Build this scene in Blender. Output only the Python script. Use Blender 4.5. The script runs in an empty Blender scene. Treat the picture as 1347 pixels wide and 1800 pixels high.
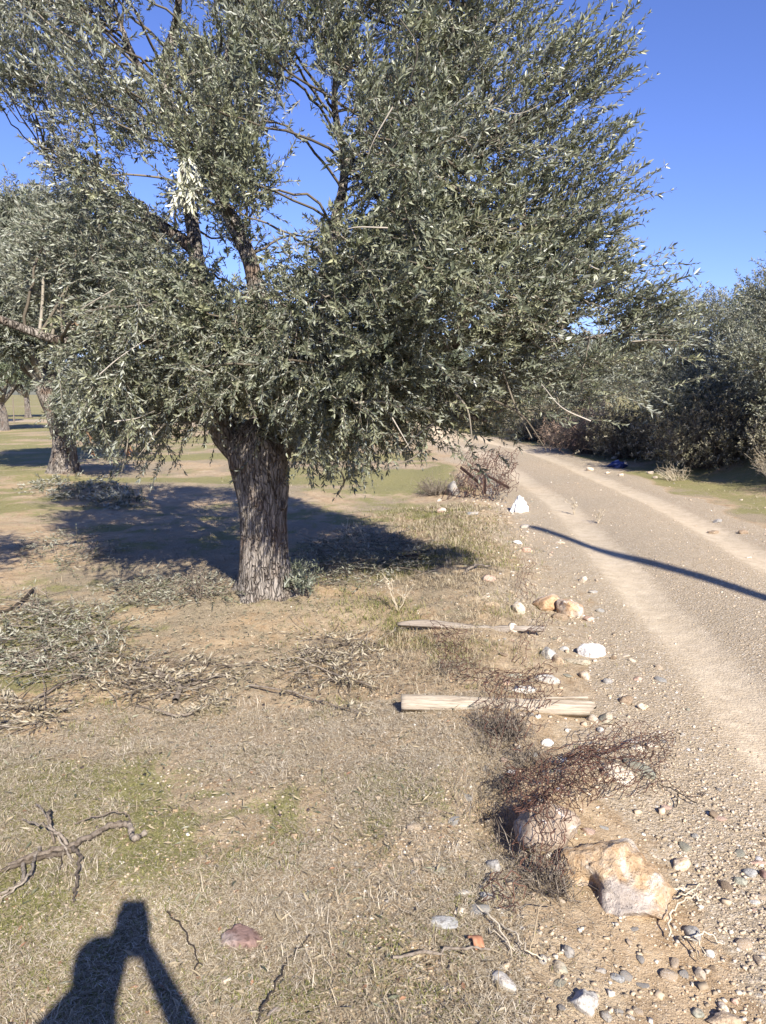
import bpy, bmesh, math, random
import numpy as np
from mathutils import Vector, Matrix

# ------------------------------------------------------------------ camera, sky, sun, exposure
SC = bpy.context.scene
COL = SC.collection
H = 1.5
PITCH = math.radians(8.8)
FPX = 1352.0
SUN_EL, SUN_AZ = math.radians(34.7), math.radians(19.6)

cam = bpy.data.cameras.new('camera')
cam.sensor_fit = 'VERTICAL'; cam.sensor_height = 24.0
cam.lens = 24.0 * FPX / 1800.0
cam.clip_start = 0.02; cam.clip_end = 4000
camo = bpy.data.objects.new('camera', cam); COL.objects.link(camo)
camo.location = (0, 0, H); camo.rotation_euler = (math.pi / 2 - PITCH, 0, 0)
SC.camera = camo

world = bpy.data.worlds.new('World'); SC.world = world; world.use_nodes = True
wn, wl = world.node_tree.nodes, world.node_tree.links
sky = wn.new('ShaderNodeTexSky'); sky.sky_type = 'NISHITA'; sky.sun_disc = False
sky.sun_elevation = SUN_EL; sky.sun_rotation = math.pi - SUN_AZ
sky.altitude = 1000; sky.air_density = 1.0; sky.dust_density = 0.2; sky.ozone_density = 4.0
tint = wn.new('ShaderNodeMix'); tint.data_type = 'RGBA'; tint.blend_type = 'MULTIPLY'
tint.inputs[0].default_value = 1.0; tint.inputs[7].default_value = (0.54, 0.54, 0.80, 1)
wl.new(sky.outputs[0], tint.inputs[6])
wl.new(tint.outputs[2], wn['Background'].inputs[0])
wn['Background'].inputs[1].default_value = 0.11

sl = bpy.data.lights.new('sun', 'SUN'); sl.energy = 4.7; sl.angle = math.radians(0.53); sl.color = (1.0, 0.93, 0.83)
so = bpy.data.objects.new('sun', sl); COL.objects.link(so)
SDIR = Vector((-math.sin(SUN_AZ) * math.cos(SUN_EL), math.cos(SUN_AZ) * math.cos(SUN_EL), -math.sin(SUN_EL)))
so.rotation_euler = SDIR.to_track_quat('-Z', 'Y').to_euler(); so.location = (6, -14, 12)

SC.view_settings.view_transform = 'Standard'; SC.view_settings.look = 'None'
SC.view_settings.gamma = 1.0; SC.view_settings.use_curve_mapping = False
SC.view_settings.exposure = 1.22
SC.render.engine = 'CYCLES'
SC.cycles.max_bounces = 6; SC.cycles.diffuse_bounces = 3; SC.cycles.glossy_bounces = 2
SC.cycles.transparent_max_bounces = 4; SC.cycles.use_denoising = True

R = np.random.RandomState(7)
random.seed(7)

# ------------------------------------------------------------------ numpy noise
def _h(ix, iy, seed):
    n = (ix.astype(np.int64) * 374761393 + iy.astype(np.int64) * 668265263 + seed * 974634101) & 0xffffffff
    n = ((n ^ (n >> 13)) * 1274126177) & 0xffffffff
    return ((n ^ (n >> 16)) & 0xffff) / 65535.0
def vnoise(x, y, seed=0):
    x = np.asarray(x, float); y = np.asarray(y, float)
    ix, iy = np.floor(x), np.floor(y); fx, fy = x - ix, y - iy
    fx = fx * fx * (3 - 2 * fx); fy = fy * fy * (3 - 2 * fy)
    a = _h(ix, iy, seed); b = _h(ix + 1, iy, seed); c = _h(ix, iy + 1, seed); d = _h(ix + 1, iy + 1, seed)
    return (a * (1 - fx) + b * fx) * (1 - fy) + (c * (1 - fx) + d * fx) * fy
def fbm(x, y, o=4, seed=0):
    s, a, t = 0, 1, 0
    for k in range(o):
        s = s + a * vnoise(np.asarray(x) * 2 ** k + 17.3 * k, np.asarray(y) * 2 ** k - 9.1 * k, seed + k); t += a; a *= .5
    return s / t
def sst(a, b, x):
    t = np.clip((np.asarray(x, float) - a) / (b - a), 0, 1); return t * t * (3 - 2 * t)
def gauss(x, c, s): return np.exp(-((np.asarray(x, float) - c) / s) ** 2)

# ------------------------------------------------------------------ ground shape
RC = np.array([(1.7, -8), (1.9, -3), (2.05, 0), (2.25, 2), (2.5, 3.8), (2.78, 6.8), (2.97, 8.4), (3.13, 10.4), (3.2, 13.5), (3.25, 16.5),
               (3.18, 19), (2.95, 21.5), (2.5, 24), (1.7, 26.5), (.5, 29), (-1.2, 31.5), (-4, 34.5), (-8, 37.5), (-14, 40.5), (-24, 44)])
_t = np.linspace(0, len(RC) - 1, 160)
RCD = np.stack([np.interp(_t, np.arange(len(RC)), RC[:, k]) for k in (0, 1)], 1)
_tan = np.gradient(RCD, axis=0); _tan /= np.linalg.norm(_tan, axis=1)[:, None]
def road_d(x, y):
    x = np.atleast_1d(np.asarray(x, float)); y = np.atleast_1d(np.asarray(y, float))
    out = np.empty(x.size); xf, yf = x.ravel(), y.ravel()
    for s in range(0, x.size, 20000):
        a, b = xf[s:s + 20000, None], yf[s:s + 20000, None]
        d2 = (a - RCD[None, :, 0]) ** 2 + (b - RCD[None, :, 1]) ** 2
        k = d2.argmin(1)
        out[s:s + 20000] = (xf[s:s + 20000] - RCD[k, 0]) * _tan[k, 1] - (yf[s:s + 20000] - RCD[k, 1]) * _tan[k, 0]
        far = np.sqrt(d2[np.arange(len(k)), k])
        out[s:s + 20000] = np.where(far > np.abs(out[s:s + 20000]) + 1.5, np.sign(out[s:s + 20000]) * far, out[s:s + 20000])
    return out.reshape(x.shape)

def gz(x, y, d=None):
    x = np.atleast_1d(np.asarray(x, float)); y = np.atleast_1d(np.asarray(y, float))
    if d is None: d = road_d(x, y)
    near = np.clip(1 - np.hypot(x, y) / 60, 0, 1)
    rd = 1 - sst(1.1, 1.8, np.abs(d))
    rough = 1 - 0.8 * rd
    z = 0.10 * (fbm(x * .45, y * .45, 2, 3) - .5) * (1 - .6 * rd)
    z += near * rough * (0.050 * (fbm(x * 2.1, y * 2.1, 3, 11) - .5) + 0.022 * (fbm(x * 9, y * 9, 3, 21) - .5))
    z += near * 0.008 * (fbm(x * 30, y * 30, 2, 31) - .5)
    z += -0.035 * (gauss(np.abs(d), .68, .26)) + 0.012 * gauss(d, 0, .3)
    z += 0.07 * gauss(d, -2.0, .40) * (.5 + fbm(x * 1.1, y * 1.1, 2, 5)) * (1 - sst(14, 20, y))
    bank = sst(2.3, 4.6, d) * sst(9, 12.5, y) * (1 - sst(26, 34, y))
    z += bank * 0.75
    z += 0.09 * np.exp(-(((x + .85) ** 2 + (y - 5.6) ** 2) / .55))
    z += 0.07 * np.exp(-(((x + 6.1) ** 2 + (y - 14.7) ** 2) / .9))
    # hollow left of the boulders
    z += -0.13 * np.exp(-(((x - .40) / .11) ** 2 + ((y - 2.55) / .34) ** 2))
    # low earth bank where the track bends away behind the tree
    z += 0.75 * np.exp(-(((x - .3) / 2.2) ** 2 + ((y - 25.0) / 1.3) ** 2))
    r = np.hypot(x, y)
    return z - 0.00001 * np.maximum(r - 60, 0) ** 1.5
def gz1(x, y): return float(gz(x, y)[0])

CP, SP = math.cos(PITCH), math.sin(PITCH)
def ray(px, py):
    du, dv = px - 673.5, py - 900.0
    return Vector((du, FPX * CP - dv * SP, -(FPX * SP + dv * CP)))
def at(px, py, Y):
    r = ray(px, py); return Vector((0, 0, H)) + r * (Y / r.y)
def G(px, py):
    """the spot on the ground seen at that place of the photograph"""
    r = ray(px, py); z = 0.0
    for _ in range(8):
        t = (z - H) / r.z; z = 0.5 * z + 0.5 * gz1(r.x * t, r.y * t)
    t = (z - H) / r.z
    return Vector((r.x * t, r.y * t, gz1(r.x * t, r.y * t)))
def depth(p): return p[1] * CP + (H - p[2]) * SP

# ------------------------------------------------------------------ mesh helpers
def mesh_np(name, V, faces, mat, parent=None, smooth=False, attrs=None, link=True):
    """faces: list of integer arrays (n,k)"""
    me = bpy.data.meshes.new(name)
    V = np.asarray(V, np.float32).reshape(-1, 3)
    faces = [np.asarray(f, np.int32) for f in faces if len(f)]
    me.vertices.add(len(V)); me.vertices.foreach_set('co', V.ravel())
    nl = sum(f.size for f in faces); nf = sum(len(f) for f in faces)
    me.loops.add(nl); me.polygons.add(nf)
    me.loops.foreach_set('vertex_index', np.concatenate([f.ravel() for f in faces]))
    tot = np.concatenate([np.full(len(f), f.shape[1], np.int32) for f in faces])
    me.polygons.foreach_set('loop_start', np.concatenate([[0], np.cumsum(tot)[:-1]]).astype(np.int32))
    if smooth: me.polygons.foreach_set('use_smooth', np.ones(nf, bool))
    for k, v in (attrs or {}).items():
        a = me.attributes.new(k, 'FLOAT', 'POINT'); a.data.foreach_set('value', np.asarray(v, np.float32).ravel())
    me.update(calc_edges=True); me.validate()
    if mat: me.materials.append(mat)
    if not link: return me
    return obj(name, me, parent)
def obj(name, me, parent=None, loc=None):
    o = bpy.data.objects.new(name, me); COL.objects.link(o)
    if parent is not None: o.parent = parent
    if loc is not None: o.location = loc
    return o
def tag(o, label, cat, group=None):
    o['label'] = label; o['category'] = cat
    if group: o['group'] = group
    return o
def empty(name, loc, label, cat, group=None):
    o = bpy.data.objects.new(name, None); COL.objects.link(o); o.location = loc; o.empty_display_size = .1
    return tag(o, label, cat, group)
def struct(o): o['kind'] = 'structure'; return o
def stuff(o): o['kind'] = 'stuff'; return o

def tubes(paths, sides=5, cap=True):
    """paths: list of (points (n,3), radii (n,)) -> V, faces"""
    V, F, off = [], [], 0
    ang = np.arange(sides) * 2 * np.pi / sides
    ca, sa = np.cos(ang), np.sin(ang)
    for P, r in paths:
        P = np.asarray(P, float); n = len(P); r = np.broadcast_to(np.asarray(r, float), (n,))
        T = np.gradient(P, axis=0); T /= np.linalg.norm(T, axis=1)[:, None] + 1e-9
        ref = np.array([0, 0, 1.]) if abs(T[:, 2]).mean() < .8 else np.array([1., 0, 0])
        A = np.cross(T, ref); A /= np.linalg.norm(A, axis=1)[:, None] + 1e-9
        B = np.cross(T, A)
        ring = P[:, None] + r[:, None, None] * (ca[None, :, None] * A[:, None] + sa[None, :, None] * B[:, None])
        V.append(ring.reshape(-1, 3))
        i = np.arange(n - 1)[:, None] * sides; j = np.arange(sides)[None]; k = (j + 1) % sides
        F.append((np.stack([i + j, i + k, i + sides + k, i + sides + j], -1).reshape(-1, 4)) + off)
        off += n * sides
    return np.concatenate(V), [np.concatenate(F)]
def smooth_path(P, n=6, wob=0, rng=None):
    P = np.asarray(P, float)
    if len(P) < 3:
        t = np.linspace(0, 1, n)[:, None]; Q = P[0] * (1 - t) + P[-1] * t
    else:
        E = np.vstack([2 * P[0] - P[1], P, 2 * P[-1] - P[-2]]); Q = []
        for i in range(1, len(E) - 2):
            t = np.linspace(0, 1, n, endpoint=False)[:, None]
            a, b, c, d = E[i - 1:i + 3]
            Q.append(.5 * (2 * b + (c - a) * t + (2 * a - 5 * b + 4 * c - d) * t ** 2 + (3 * b - a - 3 * c + d) * t ** 3))
        Q = np.vstack(Q + [P[-1:]])
    if wob and rng is not None: Q[1:-1] += rng.normal(0, wob, Q[1:-1].shape)
    return Q
def unit(v): return v / (np.linalg.norm(v, axis=-1, keepdims=True) + 1e-9)

# ------------------------------------------------------------------ materials
class NT:
    def __init__(s, name):
        s.m = bpy.data.materials.new(name); s.m.use_nodes = True
        s.t = s.m.node_tree; s.n = s.t.nodes; s.b = s.n['Principled BSDF']
        s.b.inputs['Roughness'].default_value = .9; s.b.inputs['Specular IOR Level'].default_value = .25
    def l(s, a, b): s.t.links.new(a, b)
    def node(s, ty, **kw):
        n = s.n.new(ty)
        for k, v in kw.items(): setattr(n, k, v)
        return n
    def coord(s, which='Object', scale=(1, 1, 1)):
        c = s.node('ShaderNodeTexCoord'); mp = s.node('ShaderNodeMapping'); mp.inputs['Scale'].default_value = scale
        s.l(c.outputs[which], mp.inputs[0]); return mp.outputs[0]
    def noise(s, vec, scale, detail=4, rough=.55, dist=0):
        n = s.node('ShaderNodeTexNoise'); n.inputs['Scale'].default_value = scale; n.inputs['Detail'].default_value = detail
        n.inputs['Roughness'].default_value = rough; n.inputs['Distortion'].default_value = dist
        if vec is not None: s.l(vec, n.inputs['Vector'])
        return n.outputs['Fac']
    def vor(s, vec, scale, feature='F1', rnd=1):
        n = s.node('ShaderNodeTexVoronoi', feature=feature); n.inputs['Scale'].default_value = scale
        n.inputs['Randomness'].default_value = rnd
        s.l(vec, n.inputs['Vector']); return n
    def ramp(s, fac, stops):
        r = s.node('ShaderNodeValToRGB'); e = r.color_ramp.elements
        while len(e) < len(stops): e.new(0.5)
        for el, (p, c) in zip(e, stops): el.position = p; el.color = (*c, 1) if len(c) == 3 else c
        s.l(fac, r.inputs[0]); return r.outputs[0]
    def step(s, fac, a, b):
        n = s.node('ShaderNodeMapRange'); n.inputs[1].default_value = a; n.inputs[2].default_value = b
        n.interpolation_type = 'SMOOTHSTEP'; s.l(fac, n.inputs[0]); return n.outputs[0]
    def mix(s, fac, a, b, mode='MIX'):
        n = s.node('ShaderNodeMix', data_type='RGBA', blend_type=mode)
        for sock, v in ((n.inputs[0], fac), (n.inputs[6], a), (n.inputs[7], b)):
            if isinstance(v, (int, float)): sock.default_value = v
            elif isinstance(v, tuple): sock.default_value = (*v, 1)
            else: s.l(v, sock)
        return n.outputs[2]
    def math(s, op, a, b=None, clamp=False):
        n = s.node('ShaderNodeMath', operation=op); n.use_clamp = clamp
        for sock, v in zip(n.inputs, (a, b)):
            if v is None: continue
            if isinstance(v, (int, float)): sock.default_value = v
            else: s.l(v, sock)
        return n.outputs[0]
    def attr(s, name):
        n = s.node('ShaderNodeAttribute'); n.attribute_name = name; return n.outputs['Fac']
    def bump(s, h, strength=.5, dist=.01, normal=None):
        n = s.node('ShaderNodeBump'); n.inputs['Strength'].default_value = strength; n.inputs['Distance'].default_value = dist
        s.l(h, n.inputs['Height'])
        if normal is not None: s.l(normal, n.inputs['Normal'])
        s.l(n.outputs[0], s.b.inputs['Normal']); return n.outputs[0]
    def col(s, c):
        if isinstance(c, tuple): s.b.inputs['Base Color'].default_value = (*c, 1)
        else: s.l(c, s.b.inputs['Base Color'])
        return s
    def set(s, **kw):
        for k, v in kw.items(): s.b.inputs[k.replace('_', ' ')].default_value = v
        return s

def leaf_mat(name, dark, light, under, spec=.5, rough=.42, trans=.0):
    t = NT(name); g = t.node('ShaderNodeNewGeometry')
    c = t.ramp(g.outputs['Random Per Island'], [(0, dark), (.7, light), (1, tuple(min(1, v * 1.25) for v in light))])
    c = t.mix(t.attr('tone'), c, t.mix(1.0, c, (1.5, 1.42, 1.25), 'MULTIPLY'))
    t.col(t.mix(g.outputs['Backfacing'], c, under)).set(Roughness=rough, Specular_IOR_Level=spec)
    if trans:
        tr = t.node('ShaderNodeBsdfTranslucent'); t.l(t.mix(1.0, c, (1.5, 1.6, .7), 'MULTIPLY'), tr.inputs[0])
        mx = t.node('ShaderNodeMixShader'); mx.inputs[0].default_value = trans
        t.l(t.b.outputs[0], mx.inputs[1]); t.l(tr.outputs[0], mx.inputs[2])
        t.l(mx.outputs[0], t.n['Material Output'].inputs[0])
    return t.m
def island_mat(name, stops, rough=.9, spec=.15):
    t = NT(name); g = t.node('ShaderNodeNewGeometry')
    t.col(t.ramp(g.outputs['Random Per Island'], stops)).set(Roughness=rough, Specular_IOR_Level=spec); return t.m
def stone_mat(name, c1, c2, c3=None, scale=14, vein=None):
    t = NT(name); v = t.coord('Object')
    oi = t.node('ShaderNodeObjectInfo')
    mv = t.node('ShaderNodeVectorMath', operation='ADD'); t.l(v, mv.inputs[0])
    k = t.math('MULTIPLY', oi.outputs['Random'], 40.0); t.l(k, mv.inputs[1]); v = mv.outputs[0]
    n = t.noise(v, scale, 6, .65, .4)
    c = t.ramp(n, [(.3, c1), (.5, tuple((a + b) / 2 for a, b in zip(c1, c2))), (.68, c2)])
    if c3: c = t.mix(t.step(t.noise(v, scale * .45, 4, .6), .5, .62), c, c3)
    if vein: c = t.mix(t.step(t.noise(v, scale * 1.6, 3, .5, 1.2), .6, .66), c, vein)
    c = t.mix(t.step(t.noise(v, scale * 9, 2), .30, .55), t.mix(1.0, c, (.55, .52, .5), 'MULTIPLY'), c)
    vb = t.vor(v, scale * 2.2)
    h = t.math('ADD', t.noise(v, scale * 4, 6, .7), t.math('MULTIPLY', vb.outputs['Distance'], .4))
    t.bump(h, .6, .012); t.col(c).set(Roughness=.85, Specular_IOR_Level=.3); return t.m

# ground ------------------------------------------------------------
def ground_material():
    t = NT('soil_and_gravel'); v = t.coord('Object')
    n1 = t.noise(v, 1.7, 5, .6); n2 = t.noise(v, 11, 5, .65); n3 = t.noise(v, 70, 4, .7); n4 = t.noise(v, 240, 3, .7)
    soil = t.ramp(n2, [(.28, (.25, .18, .108)), (.5, (.39, .30, .195)), (.72, (.51, .415, .285))])
    soil = t.mix(t.step(n1, .35, .7), soil, t.mix(1.0, soil, (1.03, .95, .86), 'MULTIPLY'))
    soil = t.mix(t.step(n3, .56, .70), soil, (.50, .41, .29))
    soil = t.mix(t.step(n3, .42, .30), soil, (.17, .12, .075))
    soil = t.mix(t.step(n4, .44, .32), soil, t.mix(1.0, soil, (.6, .56, .52), 'MULTIPLY')); soil = t.mix(t.step(n4, .58, .68), soil, (.54, .45, .33))
    # gravel of many colours
    va = t.vor(v, 62); vb = t.vor(v, 150)
    rnd = t.node('ShaderNodeSeparateColor'); t.l(va.outputs['Color'], rnd.inputs[0])
    rnb = t.node('ShaderNodeSeparateColor'); t.l(vb.outputs['Color'], rnb.inputs[0])
    pal = [(0, (.24, .19, .13)), (.3, (.40, .325, .23)), (.55, (.52, .43, .315)), (.75, (.44, .39, .315)), (.9, (.57, .46, .335)), (1, (.70, .65, .56))]
    ga = t.mix(t.step(va.outputs['Distance'], .25, .62), t.ramp(rnd.outputs[0], pal), (.36, .285, .19))
    gb = t.mix(t.step(vb.outputs['Distance'], .3, .65), t.ramp(rnb.outputs[0], pal), (.37, .295, .20))
    grav = t.mix(t.step(rnd.outputs[1], .45, .5), gb, ga)
    track = t.ramp(n2, [(.3, (.43, .35, .245)), (.7, (.53, .44, .32))])
    track = t.mix(t.step(n4, .55, .75), track, (.48, .40, .29))
    moss = t.ramp(t.math('ADD', t.math('MULTIPLY', n3, .5), t.math('MULTIPLY', n4, .5)), [(.34, (.105, .10, .04)), (.52, (.235, .215, .09)), (.68, (.40, .35, .21))])
    straw = t.ramp(n4, [(.36, (.12, .088, .055)), (.5, (.28, .222, .145)), (.66, (.47, .405, .295))])
    def m(name, wob=.6, lo=.35, hi=.65):
        a = t.attr(name)
        return t.step(t.math('ADD', a, t.math('MULTIPLY', t.math('SUBTRACT', t.math('ADD', t.math('MULTIPLY', n3, .5), t.math('MULTIPLY', n2, .5)), .5), wob * 2)), lo, hi)
    c = t.mix(m('straw', 1.1), soil, straw)
    c = t.mix(m('moss', 1.2), c, moss)
    c = t.mix(m('gravel', .8), c, grav)
    c = t.mix(m('track', .75, .3, .8), c, track)
    big = t.noise(v, .35, 3)
    c = t.mix(t.step(big, .35, .65), t.mix(1.0, c, (.93, .95, .97), 'MULTIPLY'), c)
    t.col(c).set(Roughness=.95, Specular_IOR_Level=.12)
    inv = t.math('SUBTRACT', 1.0, va.outputs['Distance']); invb = t.math('SUBTRACT', 1.0, vb.outputs['Distance'])
    hg = t.math('ADD', t.math('MULTIPLY', inv, .8), t.math('MULTIPLY', invb, .5))
    h = t.math('ADD', t.math('MULTIPLY', hg, t.math('MULTIPLY', t.attr('gravel'), .9)), t.math('ADD', t.math('MULTIPLY', n3, .8), t.math('MULTIPLY', n4, .5)))
    rel = t.math('SUBTRACT', 1.0, t.math('MULTIPLY', t.attr('track'), .8))
    t.bump(t.math('MULTIPLY', h, rel), .8, .012)
    return t.m

def bark_material(name, pale=(.38, .34, .295), dark=(.075, .058, .046), warm=(.17, .105, .07)):
    t = NT(name); v = t.coord('Object', (1, 1, .16)); vo = t.coord('Object')
    n = t.noise(t.coord('Object', (1, 1, .22)), 26, 6, .72, 1.0); n2 = t.noise(vo, 5, 4); n3 = t.noise(v, 120, 3, .6)
    c = t.ramp(n, [(.38, dark), (.47, tuple(.6 * p + .4 * d for p, d in zip(pale, dark))), (.62, pale)])
    c = t.mix(t.step(n2, .5, .68), c, t.mix(.6, c, warm))
    c = t.mix(t.step(n3, .4, .25), c, dark)
    vm = t.node('ShaderNodeVectorMath', operation='ADD'); nn = t.node('ShaderNodeTexNoise'); nn.inputs['Scale'].default_value = 9; t.l(vo, nn.inputs['Vector'])
    sc_ = t.node('ShaderNodeVectorMath', operation='SCALE'); t.l(nn.outputs['Color'], sc_.inputs[0]); sc_.inputs['Scale'].default_value = .05
    vs = t.coord('Object', (1, 1, .07)); t.l(vs, vm.inputs[0]); t.l(sc_.outputs[0], vm.inputs[1])
    fe = t.vor(vm.outputs[0], 46, 'DISTANCE_TO_EDGE'); crack = t.step(fe.outputs['Distance'], .0, .13)
    c = t.mix(crack, t.mix(.45, c, dark), c)
    t.bump(t.math('ADD', t.math('ADD', n, t.math('MULTIPLY', n3, .35)), crack), 1.0, .03)
    t.col(c).set(Roughness=.95, Specular_IOR_Level=.15); return t.m

M = {}
M['ground'] = ground_material()
M['bark'] = bark_material('olive_bark')
M['twig'] = island_mat('twig_bark', [(0, (.085, .07, .052)), (.6, (.15, .13, .10)), (1, (.29, .26, .21))])
M['twig_pale'] = island_mat('dead_twig', [(0, (.22, .19, .15)), (1, (.42, .38, .32))])
M['leaf'] = leaf_mat('olive_leaf', (.05, .063, .040), (.17, .182, .125), (.25, .262, .215), .5, .38, .10)
M['leaf_silver'] = leaf_mat('silvery_olive_leaf', (.07, .082, .055), (.20, .205, .145), (.26, .27, .22), .5, .4, .12)
M['leaf_far'] = leaf_mat('olive_leaf_distant', (.06, .078, .042), (.125, .145, .085), (.24, .255, .20), .5, .42, .10)
M['leaf_dry'] = leaf_mat('withered_leaf', (.11, .09, .055), (.26, .215, .14), (.31, .275, .205), .2, .65)
M['leaf_cut'] = leaf_mat('cut_olive_leaf', (.07, .078, .048), (.17, .17, .11), (.25, .245, .19), .3, .55)
M['leaf_orange'] = leaf_mat('rusty_dead_leaf', (.16, .085, .05), (.27, .15, .085), (.28, .19, .125), .3, .6)
M['leaf_pale'] = leaf_mat('bleached_leaf', (.30, .30, .20), (.44, .45, .33), (.48, .48, .38), .4, .5)
M['straw'] = island_mat('dry_grass', [(0, (.16, .12, .07)), (.3, (.26, .205, .13)), (.7, (.36, .30, .205)), (1, (.48, .42, .31))])
M['green'] = island_mat('green_grass', [(0, (.075, .088, .024)), (.5, (.145, .15, .045)), (1, (.26, .24, .095))])
M['chaff'] = island_mat('grass_chaff', [(0, (.17, .125, .078)), (.35, (.33, .27, .18)), (.7, (.47, .405, .30)), (1, (.62, .56, .45))])
M['pebble'] = island_mat('pebble', [(0, (.25, .20, .14)), (.25, (.39, .31, .215)), (.5, (.48, .385, .27)), (.68, (.40, .36, .30)), (.82, (.47, .35, .24)), (.94, (.53, .47, .38)), (1, (.68, .65, .58))])
M['rust'] = island_mat('rusty_wire', [(0, (.05, .03, .024)), (.5, (.095, .05, .036)), (1, (.15, .075, .052))], .85, .2)
def stick_mat():
    t = NT('dead_stick'); g = t.node('ShaderNodeNewGeometry'); c = t.ramp(g.outputs['Random Per Island'], [(0, (.10, .08, .06)), (.5, (.20, .165, .13)), (1, (.32, .28, .225))])
    n = t.noise(t.coord(), 70, 5, .7); c = t.mix(t.step(n, .55, .38), c, t.mix(1.0, c, (.5, .47, .44), 'MULTIPLY')); t.bump(n, .7, .004); t.col(c); return t.m
M['stick'] = stick_mat()
M['black_stick'] = island_mat('charred_stick', [(0, (.035, .028, .022)), (1, (.06, .048, .038))])

def wood_mat(name, a, b, c):
    t = NT(name); v = t.coord('Object', (1.2, 22, 22)); n = t.noise(v, 5, 6, .65, .3); n2 = t.noise(t.coord('Object', (3, 60, 60)), 4, 3)
    cc = t.ramp(n, [(.3, a), (.5, b), (.7, c)]); cc = t.mix(t.step(n2, .35, .22), cc, a)
    t.bump(t.math('ADD', n, n2), .6, .006); t.col(cc).set(Roughness=.9, Specular_IOR_Level=.15); return t.m
M['plank'] = wood_mat('weathered_timber', (.15, .12, .09), (.33, .28, .215), (.46, .41, .33))
M['plank_grey'] = wood_mat('grey_rotten_timber', (.10, .08, .065), (.26, .22, .18), (.42, .38, .32))
STONE = {
    'white': stone_mat('white_stone', (.66, .63, .58), (.84, .83, .81), (.80, .78, .74), scale=8),
    'pale': stone_mat('pale_limestone', (.36, .34, .30), (.55, .52, .46), (.45, .37, .28)),
    'grey': stone_mat('grey_stone', (.22, .21, .19), (.37, .35, .32), (.36, .30, .23)),
    'blue': stone_mat('blue_grey_slate', (.25, .248, .235), (.385, .38, .355), (.37, .33, .27)),
    'green': stone_mat('green_grey_slate', (.23, .235, .185), (.37, .36, .28), (.40, .34, .25)),
    'tan': stone_mat('tan_stone', (.34, .255, .165), (.53, .42, .295), (.56, .49, .40)),
    'orange': stone_mat('ochre_conglomerate', (.36, .22, .115), (.56, .39, .24), (.55, .47, .38), 9, (.68, .60, .50)),
    'cream': stone_mat('cream_stone', (.52, .43, .32), (.70, .62, .50), (.58, .44, .30)),
    'pink': stone_mat('pinkish_stone', (.38, .25, .185), (.54, .38, .29), (.55, .46, .38)),
    'red': stone_mat('reddish_brown_stone', (.155, .095, .08), (.285, .19, .155), (.36, .31, .28), 7),
    'brown': stone_mat('brown_stone', (.20, .145, .095), (.34, .26, .18)),
    'clod': stone_mat('reddish_grey_rock', (.24, .185, .135), (.42, .335, .25), (.46, .33, .22), 11, (.55, .50, .44)),
}

# ------------------------------------------------------------------ ground and road sheets
def axis(lo, hi, a, b, step, grow):
    mid = list(np.arange(a, b + 1e-6, step)); s = step
    up = []; v = b
    while v < hi: s *= grow; v += s; up.append(v)
    dn = []; v = a; s = step
    while v > lo: s *= grow; v -= s; dn.append(v)
    return np.array(dn[::-1] + mid + up)
xs = axis(-900, 900, -2.6, 3.6, .024, 1.055); ys = axis(-60, 1100, 1.3, 7.2, .024, 1.035)
XX, YY = np.meshgrid(xs, ys)
DD = road_d(XX, YY)
ZZ = gz(XX, YY, DD)
def masks(x, y, d=None):
    if d is None: d = road_d(x, y)
    nz = fbm(x * 1.3, y * 1.3, 4, 41); nb = fbm(x * .55, y * .55, 3, 47); nf = fbm(x * 4, y * 4, 3, 53)
    ad = np.abs(d)
    on = 1 - sst(1.15 , 1.55, ad + (nz - .5) * .7)
    verge_l = sst(-2.25, -1.55, d + (nz - .5) * 1.0) * (1 - sst(-1.3, -.9, d))
    gravel = np.maximum(on, verge_l * (.30 + .5 * nz) * (.45 + .55 * sst(3.4, 4.6, y)))
    tr = gauss(ad, .68, .25) * (1 - sst(0, 1, 0)) if False else np.exp(-((ad - .68) / .23) ** 4)
    track = tr * (.62 + .5 * (nz - .3))
    field = 1 - np.maximum(on, verge_l)
    straw = field * np.clip(.50 + (1 - sst(2.9, 3.3, y)) * np.clip((fbm(x * 2.4, y * 2.4, 3, 29) - .42) * 3.5, -.35, .35) + 1.7 * (nz - .5) + .8 * (nf - .5), 0, 1)
    # bare patches: in front of the tree at left and beyond the tree
    bare = np.exp(-(((x + 1.15) / .95) ** 2 + ((y - 3.45) / .38) ** 2)) + .8 * np.exp(-(((x + 1.6) / .5) ** 2 + ((y - 5.6) / .25) ** 2)) \
        + .8 * np.exp(-(((x - .75) / .5) ** 2 + ((y - 10) / 2.6) ** 2)) + .5 * np.exp(-(((x + .3) / .35) ** 2 + ((y - 4.9) / .2) ** 2))
    straw *= np.clip(1 - bare, 0, 1)
    moss = field * np.clip(.20 + 2.3 * (nb - .48) + 1.2 * (nf - .5), 0, 1) * np.clip(1 - bare, 0, 1)
    far = sst(6.5, 9.5, y)
    moss = np.maximum(moss, field * far * np.clip(.34 + 3.0 * (fbm(x * .25, y * .9, 3, 61) - .5) + .8 * (nf - .5), 0, .75))
    moss = np.where(y < 3.2, np.maximum(moss, field * np.clip(.50 + 2.6 * (nb - .5) + 1.6 * (nf - .5) + 2.2 * (fbm(x * 9, y * 9, 2, 59) - .5), 0, .9) * (1 - sst(2.6, 3.2, y)) * (1 - .7 * sst(-.1, .5, x))), moss)
    right = sst(1.3, 1.8, d)
    moss = np.maximum(moss, right * .65 * sst(.3, .6, nz + .1)); straw = np.maximum(straw, right * .4)
    return dict(gravel=gravel, track=track, straw=straw, moss=moss)
MK = masks(XX, YY, DD)
ny, nx = XX.shape
idx = np.arange(nx * ny).reshape(ny, nx)
quads = np.stack([idx[:-1, :-1], idx[:-1, 1:], idx[1:, 1:], idx[1:, :-1]], -1).reshape(-1, 4)
VV = np.stack([XX, YY, ZZ], -1).reshape(-1, 3)
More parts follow.
